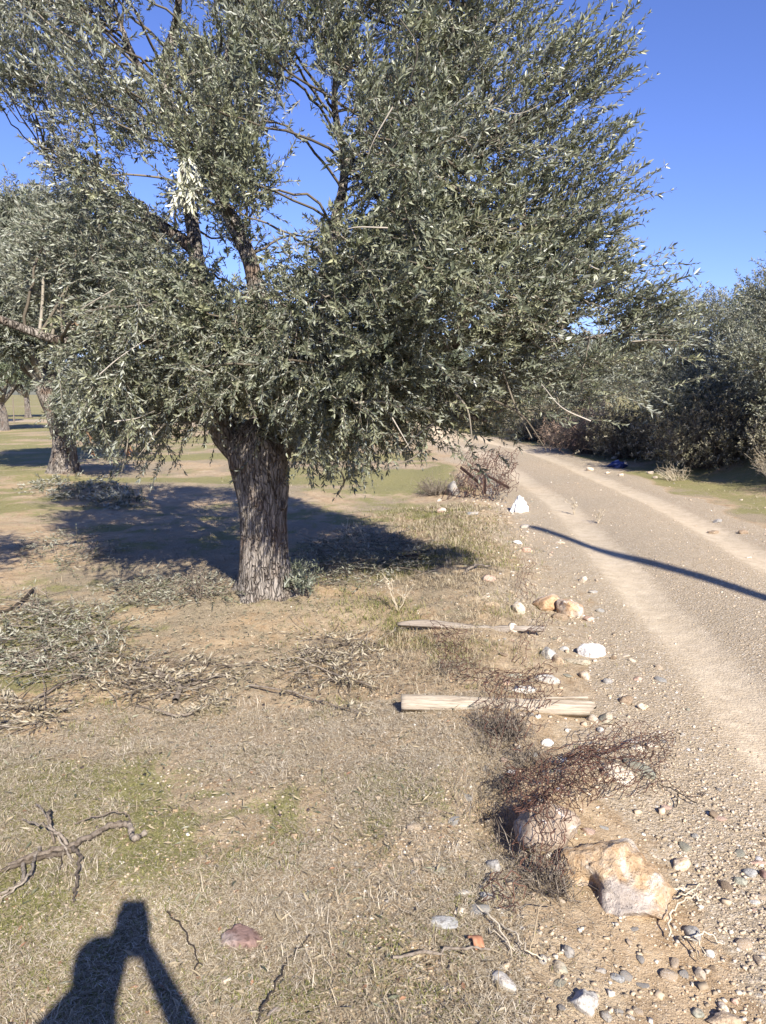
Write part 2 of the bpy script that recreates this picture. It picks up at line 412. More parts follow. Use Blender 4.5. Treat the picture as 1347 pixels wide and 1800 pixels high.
dc = DD.ravel()[quads].mean(1); cx = VV[quads].mean(1)
is_road = np.abs(dc) + (fbm(cx[:, 0] * 3, cx[:, 1] * 3, 3, 71) - .5) * .5 < 1.25
is_road &= (cx[:, 1] > -12) & (cx[:, 1] < 60)
def sheet(name, q):
    u, inv = np.unique(q, return_inverse=True)
    return struct(mesh_np(name, VV[u], [inv.reshape(q.shape)], M['ground'], smooth=True, attrs={k: a.ravel()[u] for k, a in MK.items()}))
sheet('ground', quads[~is_road]); sheet('dirt_road', quads[is_road])

# distant hills beyond the grove
def hills():
    ph = np.radians(np.linspace(-75, 75, 240)); rr = np.linspace(0, 1, 14)
    P, Q = np.meshgrid(ph, rr)
    rad = 760 + Q * 420
    top = (14 + 34 * fbm(P * 5 + 3, P * 0 + 1, 4, 81))
    x, y = np.sin(P) * rad, np.cos(P) * rad
    z = top * np.sin(np.clip(Q * 1.3, 0, 1) * math.pi / 2) * (.85 + .3 * fbm(P * 30, Q * 5, 3, 83)) - 2
    n = len(ph); i = np.arange(n * 14).reshape(14, n)
    q = np.stack([i[:-1, :-1], i[:-1, 1:], i[1:, 1:], i[1:, :-1]], -1).reshape(-1, 4)
    t = NT('hill_scrub'); v = t.coord('Object'); t.col(t.ramp(t.noise(v, .02, 5), [(.35, (.07, .085, .075)), (.65, (.15, .15, .115))]))
    struct(mesh_np('hills', np.stack([x, y, z], -1), [q], t.m, smooth=True))
hills()

# ------------------------------------------------------------------ leaves and shoots
def leaves_mesh(base, dirn, nrm, L, W, hexa=True, fold=.25):
    """one folded blade per row"""
    s = unit(np.cross(nrm, dirn)); n = unit(np.cross(dirn, s))
    L = L[:, None]; W = W[:, None]
    b = base; t = base + dirn * L - n * (L * .08)
    if hexa:
        up = n * W * fold
        l1 = base + dirn * L * .28 + s * W * .85 + up; l2 = base + dirn * L * .68 + s * W * .8 + up - n * L * .03
        r1 = base + dirn * L * .28 - s * W * .85 + up; r2 = base + dirn * L * .68 - s * W * .8 + up - n * L * .03
        V = np.stack([b, l1, l2, t, r2, r1], 1).reshape(-1, 3)
        k = np.arange(len(b))[:, None] * 6
        F = np.concatenate([k + np.array([[0, 3, 2, 1]]), k + np.array([[0, 5, 4, 3]])])
        return V, F
    up = n * W * fold
    l = base + dirn * L * .45 + s * W + up; r = base + dirn * L * .45 - s * W + up
    V = np.stack([b, l, t, r], 1).reshape(-1, 3); k = np.arange(len(b))[:, None] * 4
    return V, np.concatenate([k + np.array([[0, 2, 1]]), k + np.array([[0, 3, 2]])])

def shoots(orig, dirs, length, nleaf, L, W, rng, hexa=True, sag=.25, ang=48, side=3, twig_r=.0022, jitter=.35):
    """leafy shoots: twig tubes and decussate blades"""
    n = len(orig); d = unit(dirs)
    ref = np.where(np.abs(d[:, 2:3]) > .9, np.array([[1., 0, 0]]), np.array([[0, 0, 1.]]))
    a = unit(np.cross(d, ref)); b = np.cross(d, a)
    roll = rng.uniform(0, 2 * np.pi, n)[:, None]
    a, b = a * np.cos(roll) + b * np.sin(roll), -a * np.sin(roll) + b * np.cos(roll)
    length = np.broadcast_to(length, (n,))
    def pt(s): return orig + d * (length * s)[:, None] - np.array([0, 0, 1.]) * (sag * length * s * s)[:, None]
    pairs = nleaf // 2
    B, D, N, LL, WW = [], [], [], [], []
    for k in range(pairs):
        s = (k + 1.0) / pairs * np.ones(n) + rng.uniform(-.05, .05, n)
        p = pt(s)
        ax = a if k % 2 == 0 else b
        th = np.radians(ang + rng.normal(0, 12, n) - 18 * (k == pairs - 1))[:, None]
        for sg in (1, -1):
            dd = d * np.cos(th) + ax * sg * np.sin(th) + rng.normal(0, jitter, (n, 3)) * .5
            dd[:, 2] -= sag * .6
            dd = unit(dd)
            nn = unit(d * np.sin(th) - ax * sg * np.cos(th) + rng.normal(0, jitter, (n, 3)))
            sc = rng.uniform(.7, 1.2, n) * (1 - .25 * (k == pairs - 1))
            B.append(p); D.append(dd); N.append(nn); LL.append(L * sc); WW.append(W * sc * rng.uniform(.8, 1.2, n))
    V, F = leaves_mesh(np.concatenate(B), np.concatenate(D), np.concatenate(N), np.concatenate(LL), np.concatenate(WW), hexa)
    tw = None
    if twig_r:
        P = np.stack([pt(np.zeros(n)), pt(np.full(n, .5)), pt(np.ones(n))], 1)
        an = np.arange(side) * 2 * np.pi / side
        rr = np.array([1.0, .75, .3])[None, :, None, None] * twig_r
        ring = P[:, :, None] + rr * (np.cos(an)[None, None, :, None] * a[:, None, None] + np.sin(an)[None, None, :, None] * b[:, None, None])
        TV = ring.reshape(-1, 3); i = np.arange(n)[:, None, None, None] * 3 * side + np.arange(2)[None, :, None, None] * side
        j = np.arange(side)[None, None, :, None]; kk = (j + 1) % side
        TF = np.concatenate([i + j, i + kk, i + side + kk, i + side + j], -1).reshape(-1, 4)
        tw = (TV, TF)
    return (V, F), tw
def join(parts):
    V, F, off = [], {}, 0
    for v, fs in parts:
        fs = fs if isinstance(fs, list) else [fs]
        for f in fs: F.setdefault(f.shape[1], []).append(f + off)
        V.append(v); off += len(v)
    return np.concatenate(V), [np.concatenate(f) for f in F.values()]

def limb_mesh(name, P, r, parent, mat, sides=14, rough=.10, seed=0):
    P = smooth_path(P, 7); n = len(P); r = np.interp(np.linspace(0, 1, n), np.linspace(0, 1, len(r)), r)
    V, F = tubes([(P, r)], sides)
    c = np.repeat(P, sides, 0); a = np.tile(np.arange(sides), n); h = np.repeat(np.arange(n), sides)
    k = 1 + rough * 2 * (fbm(a * .9 + seed * 7, h * .35, 3, 90 + seed) - .5)
    V = c + (V - c) * k[:, None]
    return mesh_np(name, V, F, mat, parent, smooth=True), P
def trunk_mesh(name, C, Rx, parent, mat, seed=0, flare=.25, sides=72, rows=110, ridge=.05, squash=1.0):
    """gnarled bole: centres C (n,3), radii Rx; deep vertical flutes that twist up the stem"""
    t = np.linspace(0, 1, rows); s = np.linspace(0, 1, len(C)); C = np.asarray(C, float)
    P = np.stack([np.interp(t, s, C[:, k]) for k in range(3)], 1); r = np.interp(t, s, Rx)
    th = np.arange(sides) * 2 * np.pi / sides
    T, A = np.meshgrid(t, th, indexing='ij')
    tw = A + .95 * T + .10 * np.sin(T * 5 + seed)
    cs, sn = np.cos(tw), np.sin(tw)
    lobes = .085 * np.sin(3 * tw + seed) + .06 * np.sin(5 * tw + 2.1 * seed + 3 * T)
    rid = 0
    for f, w in ((2.4, .55), (5.5, .35), (11, .2)):
        q = vnoise(cs * f + 20 + seed, sn * f + T * 1.1 * f / 2.4 + 40, 100 + seed); rid = rid + w * (1 - np.abs(2 * q - 1) * 2)
    lump = fbm(cs * 1.3 + 7, sn * 1.3 + T * 3.2, 3, 130 + seed) - .5
    rad = r[:, None] * (1 + lobes + ridge * rid + .34 * lump)
    rad *= 1 + flare * np.exp(-T * 10) * (1 + .75 * np.sin(4 * A + seed) + .4 * np.sin(7 * A + 2))
    V = P[:, None, :] + np.stack([np.cos(A) * rad, np.sin(A) * rad * squash, np.zeros_like(A)], -1)
    i = np.arange(rows - 1)[:, None] * sides; j = np.arange(sides)[None]; k = (j + 1) % sides
    F = np.stack([i + j, i + k, i + sides + k, i + sides + j], -1).reshape(-1, 4)
    V = V.reshape(-1, 3); top = len(V); V = np.vstack([V, P[-1:] + [[0, 0, r[-1] * .3]]])
    jj = np.arange(sides); cap = np.stack([(rows - 1) * sides + jj, (rows - 1) * sides + (jj + 1) % sides, np.full(sides, top)], -1)
    return mesh_np(name, V, [F, cap], mat, parent, smooth=True)

# ------------------------------------------------------------------ the big olive
def inpoly(x, y, P):
    c = np.zeros(x.shape, bool); n = len(P)
    for i in range(n):
        x1, y1 = P[i]; x2, y2 = P[i - 1]
        hit = ((y1 > y) != (y2 > y)) & (x < (x2 - x1) * (y - y1) / (y2 - y1 + 1e-9) + x1); c ^= hit
    return c
def polydist(x, y, P):
    d = np.full(x.shape, 1e9); n = len(P)
    for i in range(n):
        a, b = np.array(P[i - 1], float), np.array(P[i], float); ab = b - a
        t = np.clip(((x - a[0]) * ab[0] + (y - a[1]) * ab[1]) / (ab @ ab + 1e-9), 0, 1)
        d = np.minimum(d, np.hypot(x - a[0] - t * ab[0], y - a[1] - t * ab[1]))
    return d

def big_olive():
    rng = np.random.RandomState(11)
    b = G(458, 1052); b.z -= .03
    root = empty('olive_tree', b, 'large old olive with a thick fluted trunk, in the middle of the picture', 'tree', 'olive trees')
    lo = lambda v: np.array(v) - np.array(b)
    Y0 = b.y + .12
    prof = [(462, 1062, 47), (464, 1020, 41), (465, 960, 41), (466, 905, 42), (466, 865, 47), (462, 830, 50), (456, 800, 50), (453, 780, 46), (450, 764, 38), (447, 748, 26), (445, 738, 12)]
    C = [lo(at(x, y, Y0)) for x, y, r in prof]; Rr = [.83 * r / FPX * (Y0 * CP + .4) for x, y, r in prof]
    trunk_mesh('trunk', C, Rr, root, M['bark'], seed=3, flare=.50, ridge=.13, squash=.95)
    # burl and knot hole on the right flank
    bm = bmesh.new(); bmesh.ops.create_icosphere(bm, subdivisions=3, radius=.06)
    for v in bm.verts:
        k = 1 + .5 * (fbm(v.co.x * 30 + 5, v.co.z * 30 + v.co.y * 20, 3, 8)[()] - .5); v.co *= float(k); v.co.y *= .7
        if v.co.y < -.02 and math.hypot(v.co.x - .0, v.co.z) < .03: v.co.y += .045
    me = bpy.data.meshes.new('knot'); bm.to_mesh(me); bm.free(); me.materials.append(M['bark'])
    for p in me.polygons: p.use_smooth = True
    obj('knot', me, root, lo(at(490, 886, Y0 - .07)))
    skel = []
    def limb(pts, rr, seed):
        P = [lo(at(*p)) for p in pts]
        o, Q = limb_mesh('limb', P, rr, root, M['bark'], 12, .12, seed)
        for q, rad in zip(Q, np.interp(np.linspace(0, 1, len(Q)), np.linspace(0, 1, len(rr)), rr)): skel.append((*q, rad))
    limb([(440, 800, 5.6), (405, 765, 5.6), (380, 715, 5.6), (362, 640, 5.65), (350, 540, 5.7), (345, 440, 5.8), (332, 360, 5.9), (324, 270, 5.95), (312, 190, 6.0)], [.15, .13, .10, .075, .06, .052, .046, .04, .03], 1)
    limb([(475, 800, 5.6), (482, 740, 5.6), (478, 640, 5.55), (455, 530, 5.5), (440, 460, 5.5), (412, 395, 5.5), (388, 350, 5.55), (372, 290, 5.6), (380, 200, 5.7), (402, 90, 5.8), (420, -20, 5.9)], [.15, .125, .09, .068, .055, .052, .045, .036, .03, .024, .015], 2)
    limb([(324, 270, 5.95), (300, 200, 6.0), (292, 110, 6.0), (310, 40, 6.05), (318, -60, 6.1)], [.045, .04, .038, .03, .02], 3)
    limb([(312, 205, 6.0), (275, 150, 6.05), (250, 125, 6.1), (228, 85, 6.15), (205, 20, 6.2)], [.038, .034, .03, .022, .012], 4)
    limb([(480, 790, 5.6), (520, 690, 5.5), (570, 560, 5.4), (582, 430, 5.4), (606, 300, 5.5), (588, 180, 5.6), (600, 60, 5.7)], [.09, .065, .05, .04, .03, .022, .012], 5)
    limb([(490, 790, 5.55), (570, 700, 5.3), (670, 640, 5.0), (800, 600, 4.7), (900, 590, 4.5), (960, 560, 4.4), (1010, 520, 4.35), (1060, 480, 4.3)], [.09, .07, .06, .05, .036, .026, .018, .01], 6)
    limb([(560, 560, 5.4), (650, 430, 5.1), (730, 300, 4.95), (790, 170, 4.9), (830, 40, 4.9), (850, -60, 4.9)], [.075, .06, .05, .038, .026, .015], 7)
    limb([(700, 360, 5.0), (800, 290, 4.8), (900, 220, 4.7), (960, 190, 4.65), (1010, 160, 4.6)], [.04, .028, .02, .012, .005], 8)
    limb([(800, 600, 4.7), (860, 480, 4.55), (940, 400, 4.45), (1000, 380, 4.4), (1030, 365, 4.4)], [.04, .028, .018, .01, .004], 9)
    limb([(362, 640, 5.65), (280, 600, 5.5), (200, 590, 5.4), (110, 600, 5.2), (-60, 540, 4.8), (-240, 500, 4.4), (-360, 480, 4.2)], [.06, .046, .036, .026, .016, .006], 10)
    limb([(345, 440, 5.8), (260, 380, 5.9), (170, 330, 6.0), (80, 270, 6.1)], [.05, .036, .025, .012], 11)
    limb([(640, 650, 5.1), (700, 690, 4.9), (780, 720, 4.75), (860, 740, 4.65)], [.05, .036, .025, .012], 12)
    limb([(900, 590, 4.5), (980, 600, 4.3), (1050, 592, 4.25), (1105, 575, 4.2)], [.024, .016, .010, .004], 13)
    skel = np.array(skel)
    # crown: many branch ends, each carrying a cloud of leafy shoots
    S = [(20, 500), (0, 430), (30, 300), (-60, 140), (-70, -120), (890, -120), (880, 0), (878, 60), (940, 100), (1020, 115), (1055, 130), (1005, 185), (950, 240), (945, 300), (980, 335), (965, 365),
         (1005, 395), (1000, 440), (1035, 465), (1030, 520), (1090, 565), (1085, 600), (1030, 640), (965, 662), (920, 700), (860, 722), (800, 752), (735, 762), (640, 790), (560, 806), (515, 785), (460, 760), (400, 775),
         (330, 765), (250, 790), (195, 780), (170, 700), (125, 640), (60, 560)]
    gaps = [(262, 108, 46), (548, 300, 62), (268, 318, 44), (505, 395, 42), (20, 250, 62), (40, 335, 58), (345, 420, 30), (1015, 600, 40), (600, 215, 26), (372, 60, 30), (470, 265, 22), (300, 300, 20),
            (640, 60, 24), (420, 740, 36), (500, 180, 20), (180, 250, 22), (430, 480, 26), (130, 760, 40), (560, 160, 22), (660, 105, 24), (95, 715, 50), (60, 665, 36), (560, 225, 36), (525, 345, 38), (532, 150, 26), (300, 30, 20), (215, 60, 20)]
    n = 12000
    px = rng.uniform(-120, 1190, n); py = rng.uniform(-120, 830, n)
    ok = inpoly(px, py, S); ed = polydist(px, py, S); ok &= ed > 22
    for gx, gy, gr in gaps: ok &= np.hypot(px - gx, py - gy) > gr + 24
    px, py, ed = px[ok], py[ok], ed[ok]
    # sparser upper middle, fuller right and low
    keep = np.ones(len(px)); up = (px < 640) & (py < 420); keep[up] = .74
    ok = rng.uniform(0, 1, len(px)) < keep; px, py, ed = px[ok], py[ok], ed[ok]
    yc = np.interp(px, [-100, 350, 700, 1000, 1200], [5.9, 5.65, 5.05, 4.55, 4.2])
    half = np.minimum(1.45, ed / FPX * 5.2 * 1.25 + .22) * np.interp(py, [-100, 300, 650, 830], [.8, 1.0, .95, .6])
    u = rng.uniform(-1, 1, len(px)); u = np.sign(u) * np.abs(u) ** .75
    Yd = yc + u * half
    W = np.array([at(x, y, Y) for x, y, Y in zip(px, py, Yd)])
    # keep branch ends apart
    sel = []
    for i in range(len(W)):
        if all(np.dot(W[i] - W[j], W[i] - W[j]) > .178 ** 2 for j in sel): sel.append(i)
        if len(sel) >= 520: break
    W = W[sel]; fr = np.array([673.5 + w[0] / (w[1] * CP + (H - w[2]) * SP) * FPX for w in W]); W = W[rng.uniform(0, 1, len(W)) < np.interp(fr, [700, 1000], [1, .62])]
    Wc = list(W)
    # the skirt of low boughs that reaches towards the road and shades the bole
    for k in range(54):
        x, y, Y = (rng.uniform(330, 690), rng.uniform(575, 745), rng.uniform(3.95, 4.9)) if k < 40 else (rng.uniform(150, 300), rng.uniform(520, 690), rng.uniform(4.2, 5.0))
        if np.hypot(x - 95, y - 715) < 110 or (350 < x < 530 and y > 672): continue
        Wc.append(np.array(at(x, y, Y)))
    for k in range(26): Wc.append(np.array(at(rng.uniform(-420, -70), rng.uniform(360, 660), rng.uniform(3.9, 5.0))))
    # thin outer sprays that let the sky through on the road side
    for x, y, Y in [(1040, 120, 4.6), (1075, 125, 4.6), (1060, 175, 4.6), (1020, 235, 4.55), (1060, 300, 4.5), (1085, 322, 4.45), (1030, 345, 4.5), (1070, 380, 4.4), (1095, 405, 4.4), (1050, 425, 4.4), (1085, 455, 4.35), (1105, 470, 4.35), (1060, 500, 4.35),
                    (1090, 520, 4.3), (1110, 545, 4.3), (1150, 560, 4.25), (1125, 580, 4.25), (1080, 585, 4.3), (1160, 590, 4.25), (1100, 620, 4.2), (1040, 610, 4.3), (1050, 655, 4.2), (990, 660, 4.3), (920, 20, 4.9), (905, 65, 4.9), (975, 90, 4.7)]: Wc.append(np.array(at(x - (25 if y < 150 or y > 540 else 55), y + 10, Y)))
    Wc = np.array(Wc); nC = len(Wc)
    print('clumps', nC)
    cen = np.array(at(480, 420, 5.5))
    outw = unit(Wc - cen)
    Ns = 34
    o = np.repeat(Wc, Ns, 0); ow = np.repeat(outw, Ns, 0); N = len(o)
    o = o + rng.normal(0, .105, o.shape)
    cd = np.repeat(unit(outw + rng.normal(0, .55, outw.shape)), Ns, 0)
    wind = np.array([.34, -.1, .55]) * sst(700, 1000, 673.5 + o[:, 0] / o[:, 1] * FPX)[:, None]
    d = ow * .45 + cd * .55 + rng.normal(0, .45, o.shape) + np.array([0, 0, .28]) + wind
    low = sst(2.1, 1.3, o[:, 2])[:, None] if False else np.clip((1.9 - o[:, 2]) / .8, 0, 1)[:, None]
    d[:, 2:3] -= low * .5
    d = unit(d)
    # drop shoots right in the middle of a gap
    du = o[:, 0] / (o[:, 1] * CP + (H - o[:, 2]) * SP) * FPX + 673.5
    dv = 900 + FPX * ((H - o[:, 2]) * CP - o[:, 1] * SP) / (o[:, 1] * CP + (H - o[:, 2]) * SP)
    ok = np.ones(N, bool)
    for gx, gy, gr in gaps: ok &= np.hypot(du - gx, dv - gy) > gr * .85
    ok &= ~((dv > 745) & (dv < 860) & (du > 395) & (du < 520) & (rng.uniform(0, 1, N) < .6))
    o, d = o[ok], d[ok]; N = len(o); print('shoots', N)
    sz = rng.uniform(.72, 1.25, N) * np.repeat(rng.uniform(.85, 1.15, nC), Ns)[ok]; tone = np.clip(np.repeat(rng.uniform(-.5, 1, nC) ** 1, Ns)[ok] * .8 + rng.uniform(-.35, .45, N), 0, 1)
    (LV, LF), tw = shoots(o - np.array(b), d, rng.uniform(.10, .27, N), 24, .039 * sz, .0055 * sz, rng, False, .08, 36)
    mesh_np('crown', LV, [LF], M['leaf'], root, attrs={'tone': np.repeat(np.tile(tone, 24), 4)})
    # bare dead twigs inside the crown that catch the light
    dt = []
    for k in rng.choice(nC, 150):
        p = Wc[k] - np.array(b) + rng.normal(0, .08, 3) + [0, -.12, 0]; q = p + unit(rng.normal(0, 1, 3) * [1, .5, 1]) * rng.uniform(.12, .38); m = (p + q) / 2 + rng.normal(0, .03, 3)
        dt.append((smooth_path([p, m, q], 4), np.linspace(.0038, .0016, 9)))
    stuff(mesh_np('dead_twigs', *tubes(dt, 4), M['twig_pale'], root))
    # fine branches from the limbs to every branch end
    paths = []
    for c in Wc - np.array(b):
        dd = np.linalg.norm(skel[:, :3] - c, axis=1) + .35 * np.clip(skel[:, 2] - c[2] + .25, 0, 9)
        k = int(dd.argmin()); p0 = skel[k, :3]
        if dd[k] > 1.3: continue
        mid = (p0 + c) / 2 + rng.normal(0, .06, 3) + np.array([0, 0, .06])
        Q = smooth_path([p0, mid, c, c + unit(c - mid) * .16], 5, .008, rng)
        r0 = min(.011, skel[k, 3] * .5)
        paths.append((Q, np.linspace(r0, .0025, len(Q))))
    bv, bf = tubes(paths, 5)
    # bare hanging twigs low on the right and pale sticks that catch the sun
    extra = []
    for x, y, Y, x2, y2 in [(745, 790, 4.3, 690, 820), (762, 745, 4.4, 700, 800), (880, 640, 4.3, 935, 770), (720, 620, 4.6, 775, 690), (650, 640, 4.5, 590, 700), (615, 685, 4.6, 640, 735), (800, 690, 4.3, 830, 770),
                            (860, 700, 4.3, 960, 790), (545, 440, 4.9, 620, 425), (125, 520, 5.0, 108, 570), (240, 700, 4.9, 205, 810), (290, 745, 4.9, 245, 800), (905, 540, 4.2, 1000, 610), (530, 800, 4.8, 590, 770),
                            (220, 720, 4.9, 212, 840), (370, 690, 4.8, 345, 760), (600, 830, 4.6, 595, 870)]:
        a, c = np.array(at(x, y, Y)), np.array(at(x2, y2, Y + rng.uniform(-.1, .1)))
        m = (a + c) / 2 + rng.normal(0, .02, 3) + np.array([0, 0, .03])
        extra.append((smooth_path([a - np.array(b), m - np.array(b), c - np.array(b)], 5), np.linspace(.0075, .003, 11)))
    ev, ef = tubes(extra, 5)
    v, f = join([(tw[0], tw[1]), (bv, bf), (ev, ef)])
    mesh_np('branch', v, f, M['twig'], root)
    # a broken spray of bleached leaves hanging in the upper crown
    so_, sd = [], []
    for k in range(46):
        x = rng.uniform(312, 346) - 14 * rng.uniform() * (k % 2); y = rng.uniform(262, 345); so_.append(np.array(at(x, y, 4.35 + rng.uniform(-.08, .08))) - np.array(b)); sd.append((rng.normal(0, .25), rng.normal(0, .2), -1))
    (hv, hf), _ = shoots(np.array(so_), np.array(sd), rng.uniform(.06, .14, 46), 8, .055, .0085, rng, True, .1, 25, 3, 0)
    mesh_np('hanging_spray', hv, [hf], M['leaf_pale'], root)['label'] = 'broken hanging spray of bleached pale leaves'
    so_, sd = [], []
    for x, y in [(155, 760), (165, 790), (215, 785), (232, 780), (150, 757), (535, 705), (527, 700), (135, 550), (130, 560), (575, 650), (905, 592)]:
        so_.append(np.array(at(x, y, 5.0 if x < 900 else 4.3)) - np.array(b)); sd.append((rng.normal(), rng.normal(), -.5))
    (hv, hf), _ = shoots(np.array(so_), np.array(sd), .04, 4, .05, .0085, rng, True, .1, 40, 3, 0)
    mesh_np('dead_leaves', hv, [hf], M['leaf_orange'], root)['kind'] = 'stuff'
    # suckers at the foot
    so_, sd = [], []
    for k in range(75):
        g = G(rng.uniform(492, 548), rng.uniform(1015, 1058)); so_.append(np.array(g) - np.array(b) + [0, 0, rng.uniform(0, .10)]); sd.append((rng.normal(0, .5), rng.normal(0, .5), 1))
    (sv, sf), stw = shoots(np.array(so_), np.array(sd), rng.uniform(.08, .2, 75), 14, .04, .006, rng, True, .1, 45)
    v, f = join([(sv, sf)]); o_ = mesh_np('suckers', v, f, M['leaf'], root); o_['label'] = 'young green shoots at the foot of the trunk'; o_['kind'] = 'stuff'
    return root
big_olive()

# ------------------------------------------------------------------ further olives
def crown_points(rng, n, rx, ry, rz, cz, hollow=.5, lumps=7, flat=-.55):
    """branch ends through a lumpy crown"""
    lob = unit(rng.normal(0, 1, (lumps, 3))); lob[:, 2] = np.abs(lob[:, 2]) * .9 - .2
    P = []
    while len(P) < n:
        v = unit(rng.normal(0, 1, 3)); r = rng.uniform(hollow, 1) ** .6
        k = .72 + .36 * max(0, (lob @ v).max()) ** 3
        if v[2] < flat: continue
        P.append(np.array([rx * v[0] * r * k, ry * v[1] * r * k, cz + rz * v[2] * r * k]))
    return np.array(P)
def leafy(P, cen, rng, Ns, nleaf, L, W, hexa, spread=.16, sl=(.18, .38), up=.3, droop=0., side=3, r=.003, sag=.2):
    o = np.repeat(P, Ns, 0) + rng.normal(0, spread, (len(P) * Ns, 3))
    d = unit(np.repeat(unit(P - cen), Ns, 0) * .6 + rng.normal(0, .5, o.shape) + np.array([0, 0, up - droop]))
    return shoots(o, d, rng.uniform(sl[0], sl[1], len(o)), nleaf, L, W, rng, hexa, sag, 45, side, r)
def limbs_to(P, base, rng, k=7, r=.06):
    out = []
    for i in rng.choice(len(P), min(k, len(P)), False):
        m = base * .5 + P[i] * .5 + rng.normal(0, .12, 3); out.append((smooth_path([base, m, P[i]], 6), np.linspace(r, r * .2, 13)))
    return tubes(out, 7)
def branches_to(P, base, rng, r=.014):
    out = []
    for p in P:
        q = base + (p - base) * rng.uniform(.45, .65); m = (p + q) / 2 + rng.normal(0, .06, 3)
        out.append((smooth_path([q, m, p], 3), np.linspace(r, r * .25, 7)))
    return tubes(out, 4)

# the second olive, further back on the left
def left_olive():
    rng = np.random.RandomState(23)
    b = G(112, 832); b.z -= .04; B = np.array(b)
    root = empty('olive_tree', b, 'second olive with a leaning trunk, behind the large one at the left', 'tree', 'olive trees')
    Y0 = b.y + .15; lo = lambda v: np.array(v) - B
    prof = [(112, 838, 21), (112, 800, 17.5), (112, 770, 17), (106, 745, 18), (99, 720, 19), (90, 698, 20), (80, 672, 21)]
    trunk_mesh('trunk', [lo(at(x, y, Y0)) for x, y, r in prof], [r / FPX * 14.9 for x, y, r in prof], root, M['bark'], 5, .25, 40, 60, .06)
    P = crown_points(rng, 210, 2.15, 2.0, 1.75, 0, .35)
    P = P + lo(at(70, 500, Y0)); P = P[~((P[:, 2] < lo(at(70, 640, Y0))[2]) & (P[:, 1] < 1.0) & (np.abs(P[:, 0]) < 1.2))]
    P = np.vstack([P, lo(at(35, 575, Y0 - .5)) + crown_points(rng, 60, 1.1, .8, .6, 0, .2, 7, -2), lo(at(10, 420, Y0)) + crown_points(rng, 50, .9, .9, .9, 0, .2), lo(at(160, 700, Y0 - .6)) + crown_points(rng, 55, .75, .7, .8, 0, .2, 7, -2)])
    (v, f), tw = leafy(P, lo(at(75, 600, Y0)), rng, 15, 16, .085, .0115, True, .17, (.2, .42))
    mesh_np('crown', v, [f], M['leaf'], root)
    l1 = limbs_to(P, lo(at(85, 685, Y0)), rng, 11, .09); l2 = branches_to(P, lo(at(80, 640, Y0)), rng)
    vv, ff = join([l1, l2, tw]); mesh_np('limb', vv, ff, M['twig'], root)
left_olive()

# grove olives standing further off: two builds shared between them
def far_olive(seed, size=1.0, Ns=14, n=120):
    rng = np.random.RandomState(seed)
    P = crown_points(rng, n, 2.0, 1.9, 1.55, 2.55, .3)
    (v, f), tw = leafy(P, np.array([0, 0, 2.0]), rng, Ns, 12, .13, .020, False, .22, (.25, .5), .35, 0, 3, 0)
    crown = mesh_np('crown', v, [f], M['leaf_far'], link=False)
    base = np.array([0, 0, 1.2]); l1 = limbs_to(P, base, rng, 9, .09); l2 = branches_to(P, np.array([0, 0, 1.5]), rng, .012)
    vv, ff = join([l1, l2]); limb = mesh_np('limb', vv, ff, M['twig'], link=False)
    return crown, limb, seed
def place_far(kind, x, y, s, rz, label, trunk=True):
    crown, limb, seed = kind
    b = Vector((x, y, gz1(x, y) - .05))
    root = empty('olive_tree', b, label, 'tree', 'olive trees'); root.rotation_euler.z = rz; root.scale = (s, s, s)
    obj('crown', crown, root); obj('limb', limb, root)
    if kind not in TR: TR[kind] = trunk_mesh('trunk', [(0, 0, 0), (.05, 0, .5), (0, 0, .9), (-.08, 0, 1.35)], [.17, .14, .14, .11], root, M['bark'], seed % 7, .35, 28, 30, .07)
    else: obj('trunk', TR[kind].data, root)
    return root
TR = {}
KA, KB = far_olive(31), far_olive(32)
for i, (k, x, y, s, rz, lab) in enumerate([
    (KA, -20.5, 39, 1.05, .3, 'distant olive at the far left edge of the grove'),
    (KB, -15.2, 31, .95, 1.3, 'olive at the left, standing beyond the leaning trunk'),
    (KA, -6.2, 37, 1.1, 2.2, 'distant olive seen low between the two nearest trunks'),
    (KB, -1.4, 42, 1.15, 4.0, 'distant olive behind the large olive, right of its trunk'),
    (KA, -22, 48, 1.1, 5.2, 'small faraway olive beyond the field at the left'),
    (KB, 3.6, 46, 1.2, 0.7, 'faraway olive beyond the bend of the track'),
    (KA, -9.5, 56, 1.2, 3.1, 'farthest olive beyond the field'),
    (KA, 9.3, 33, 1.0, 1.9, 'distant olive on the right, behind the roadside shrubs'),
    (KB, 13.5, 27, 1.15, 2.9, 'olive far behind the roadside bushes at the right edge'),
    (KB, -33, 60, 1.3, 2.5, 'tiny olive on the horizon at the left')]):
    place_far(k, x, y, s, rz, lab)

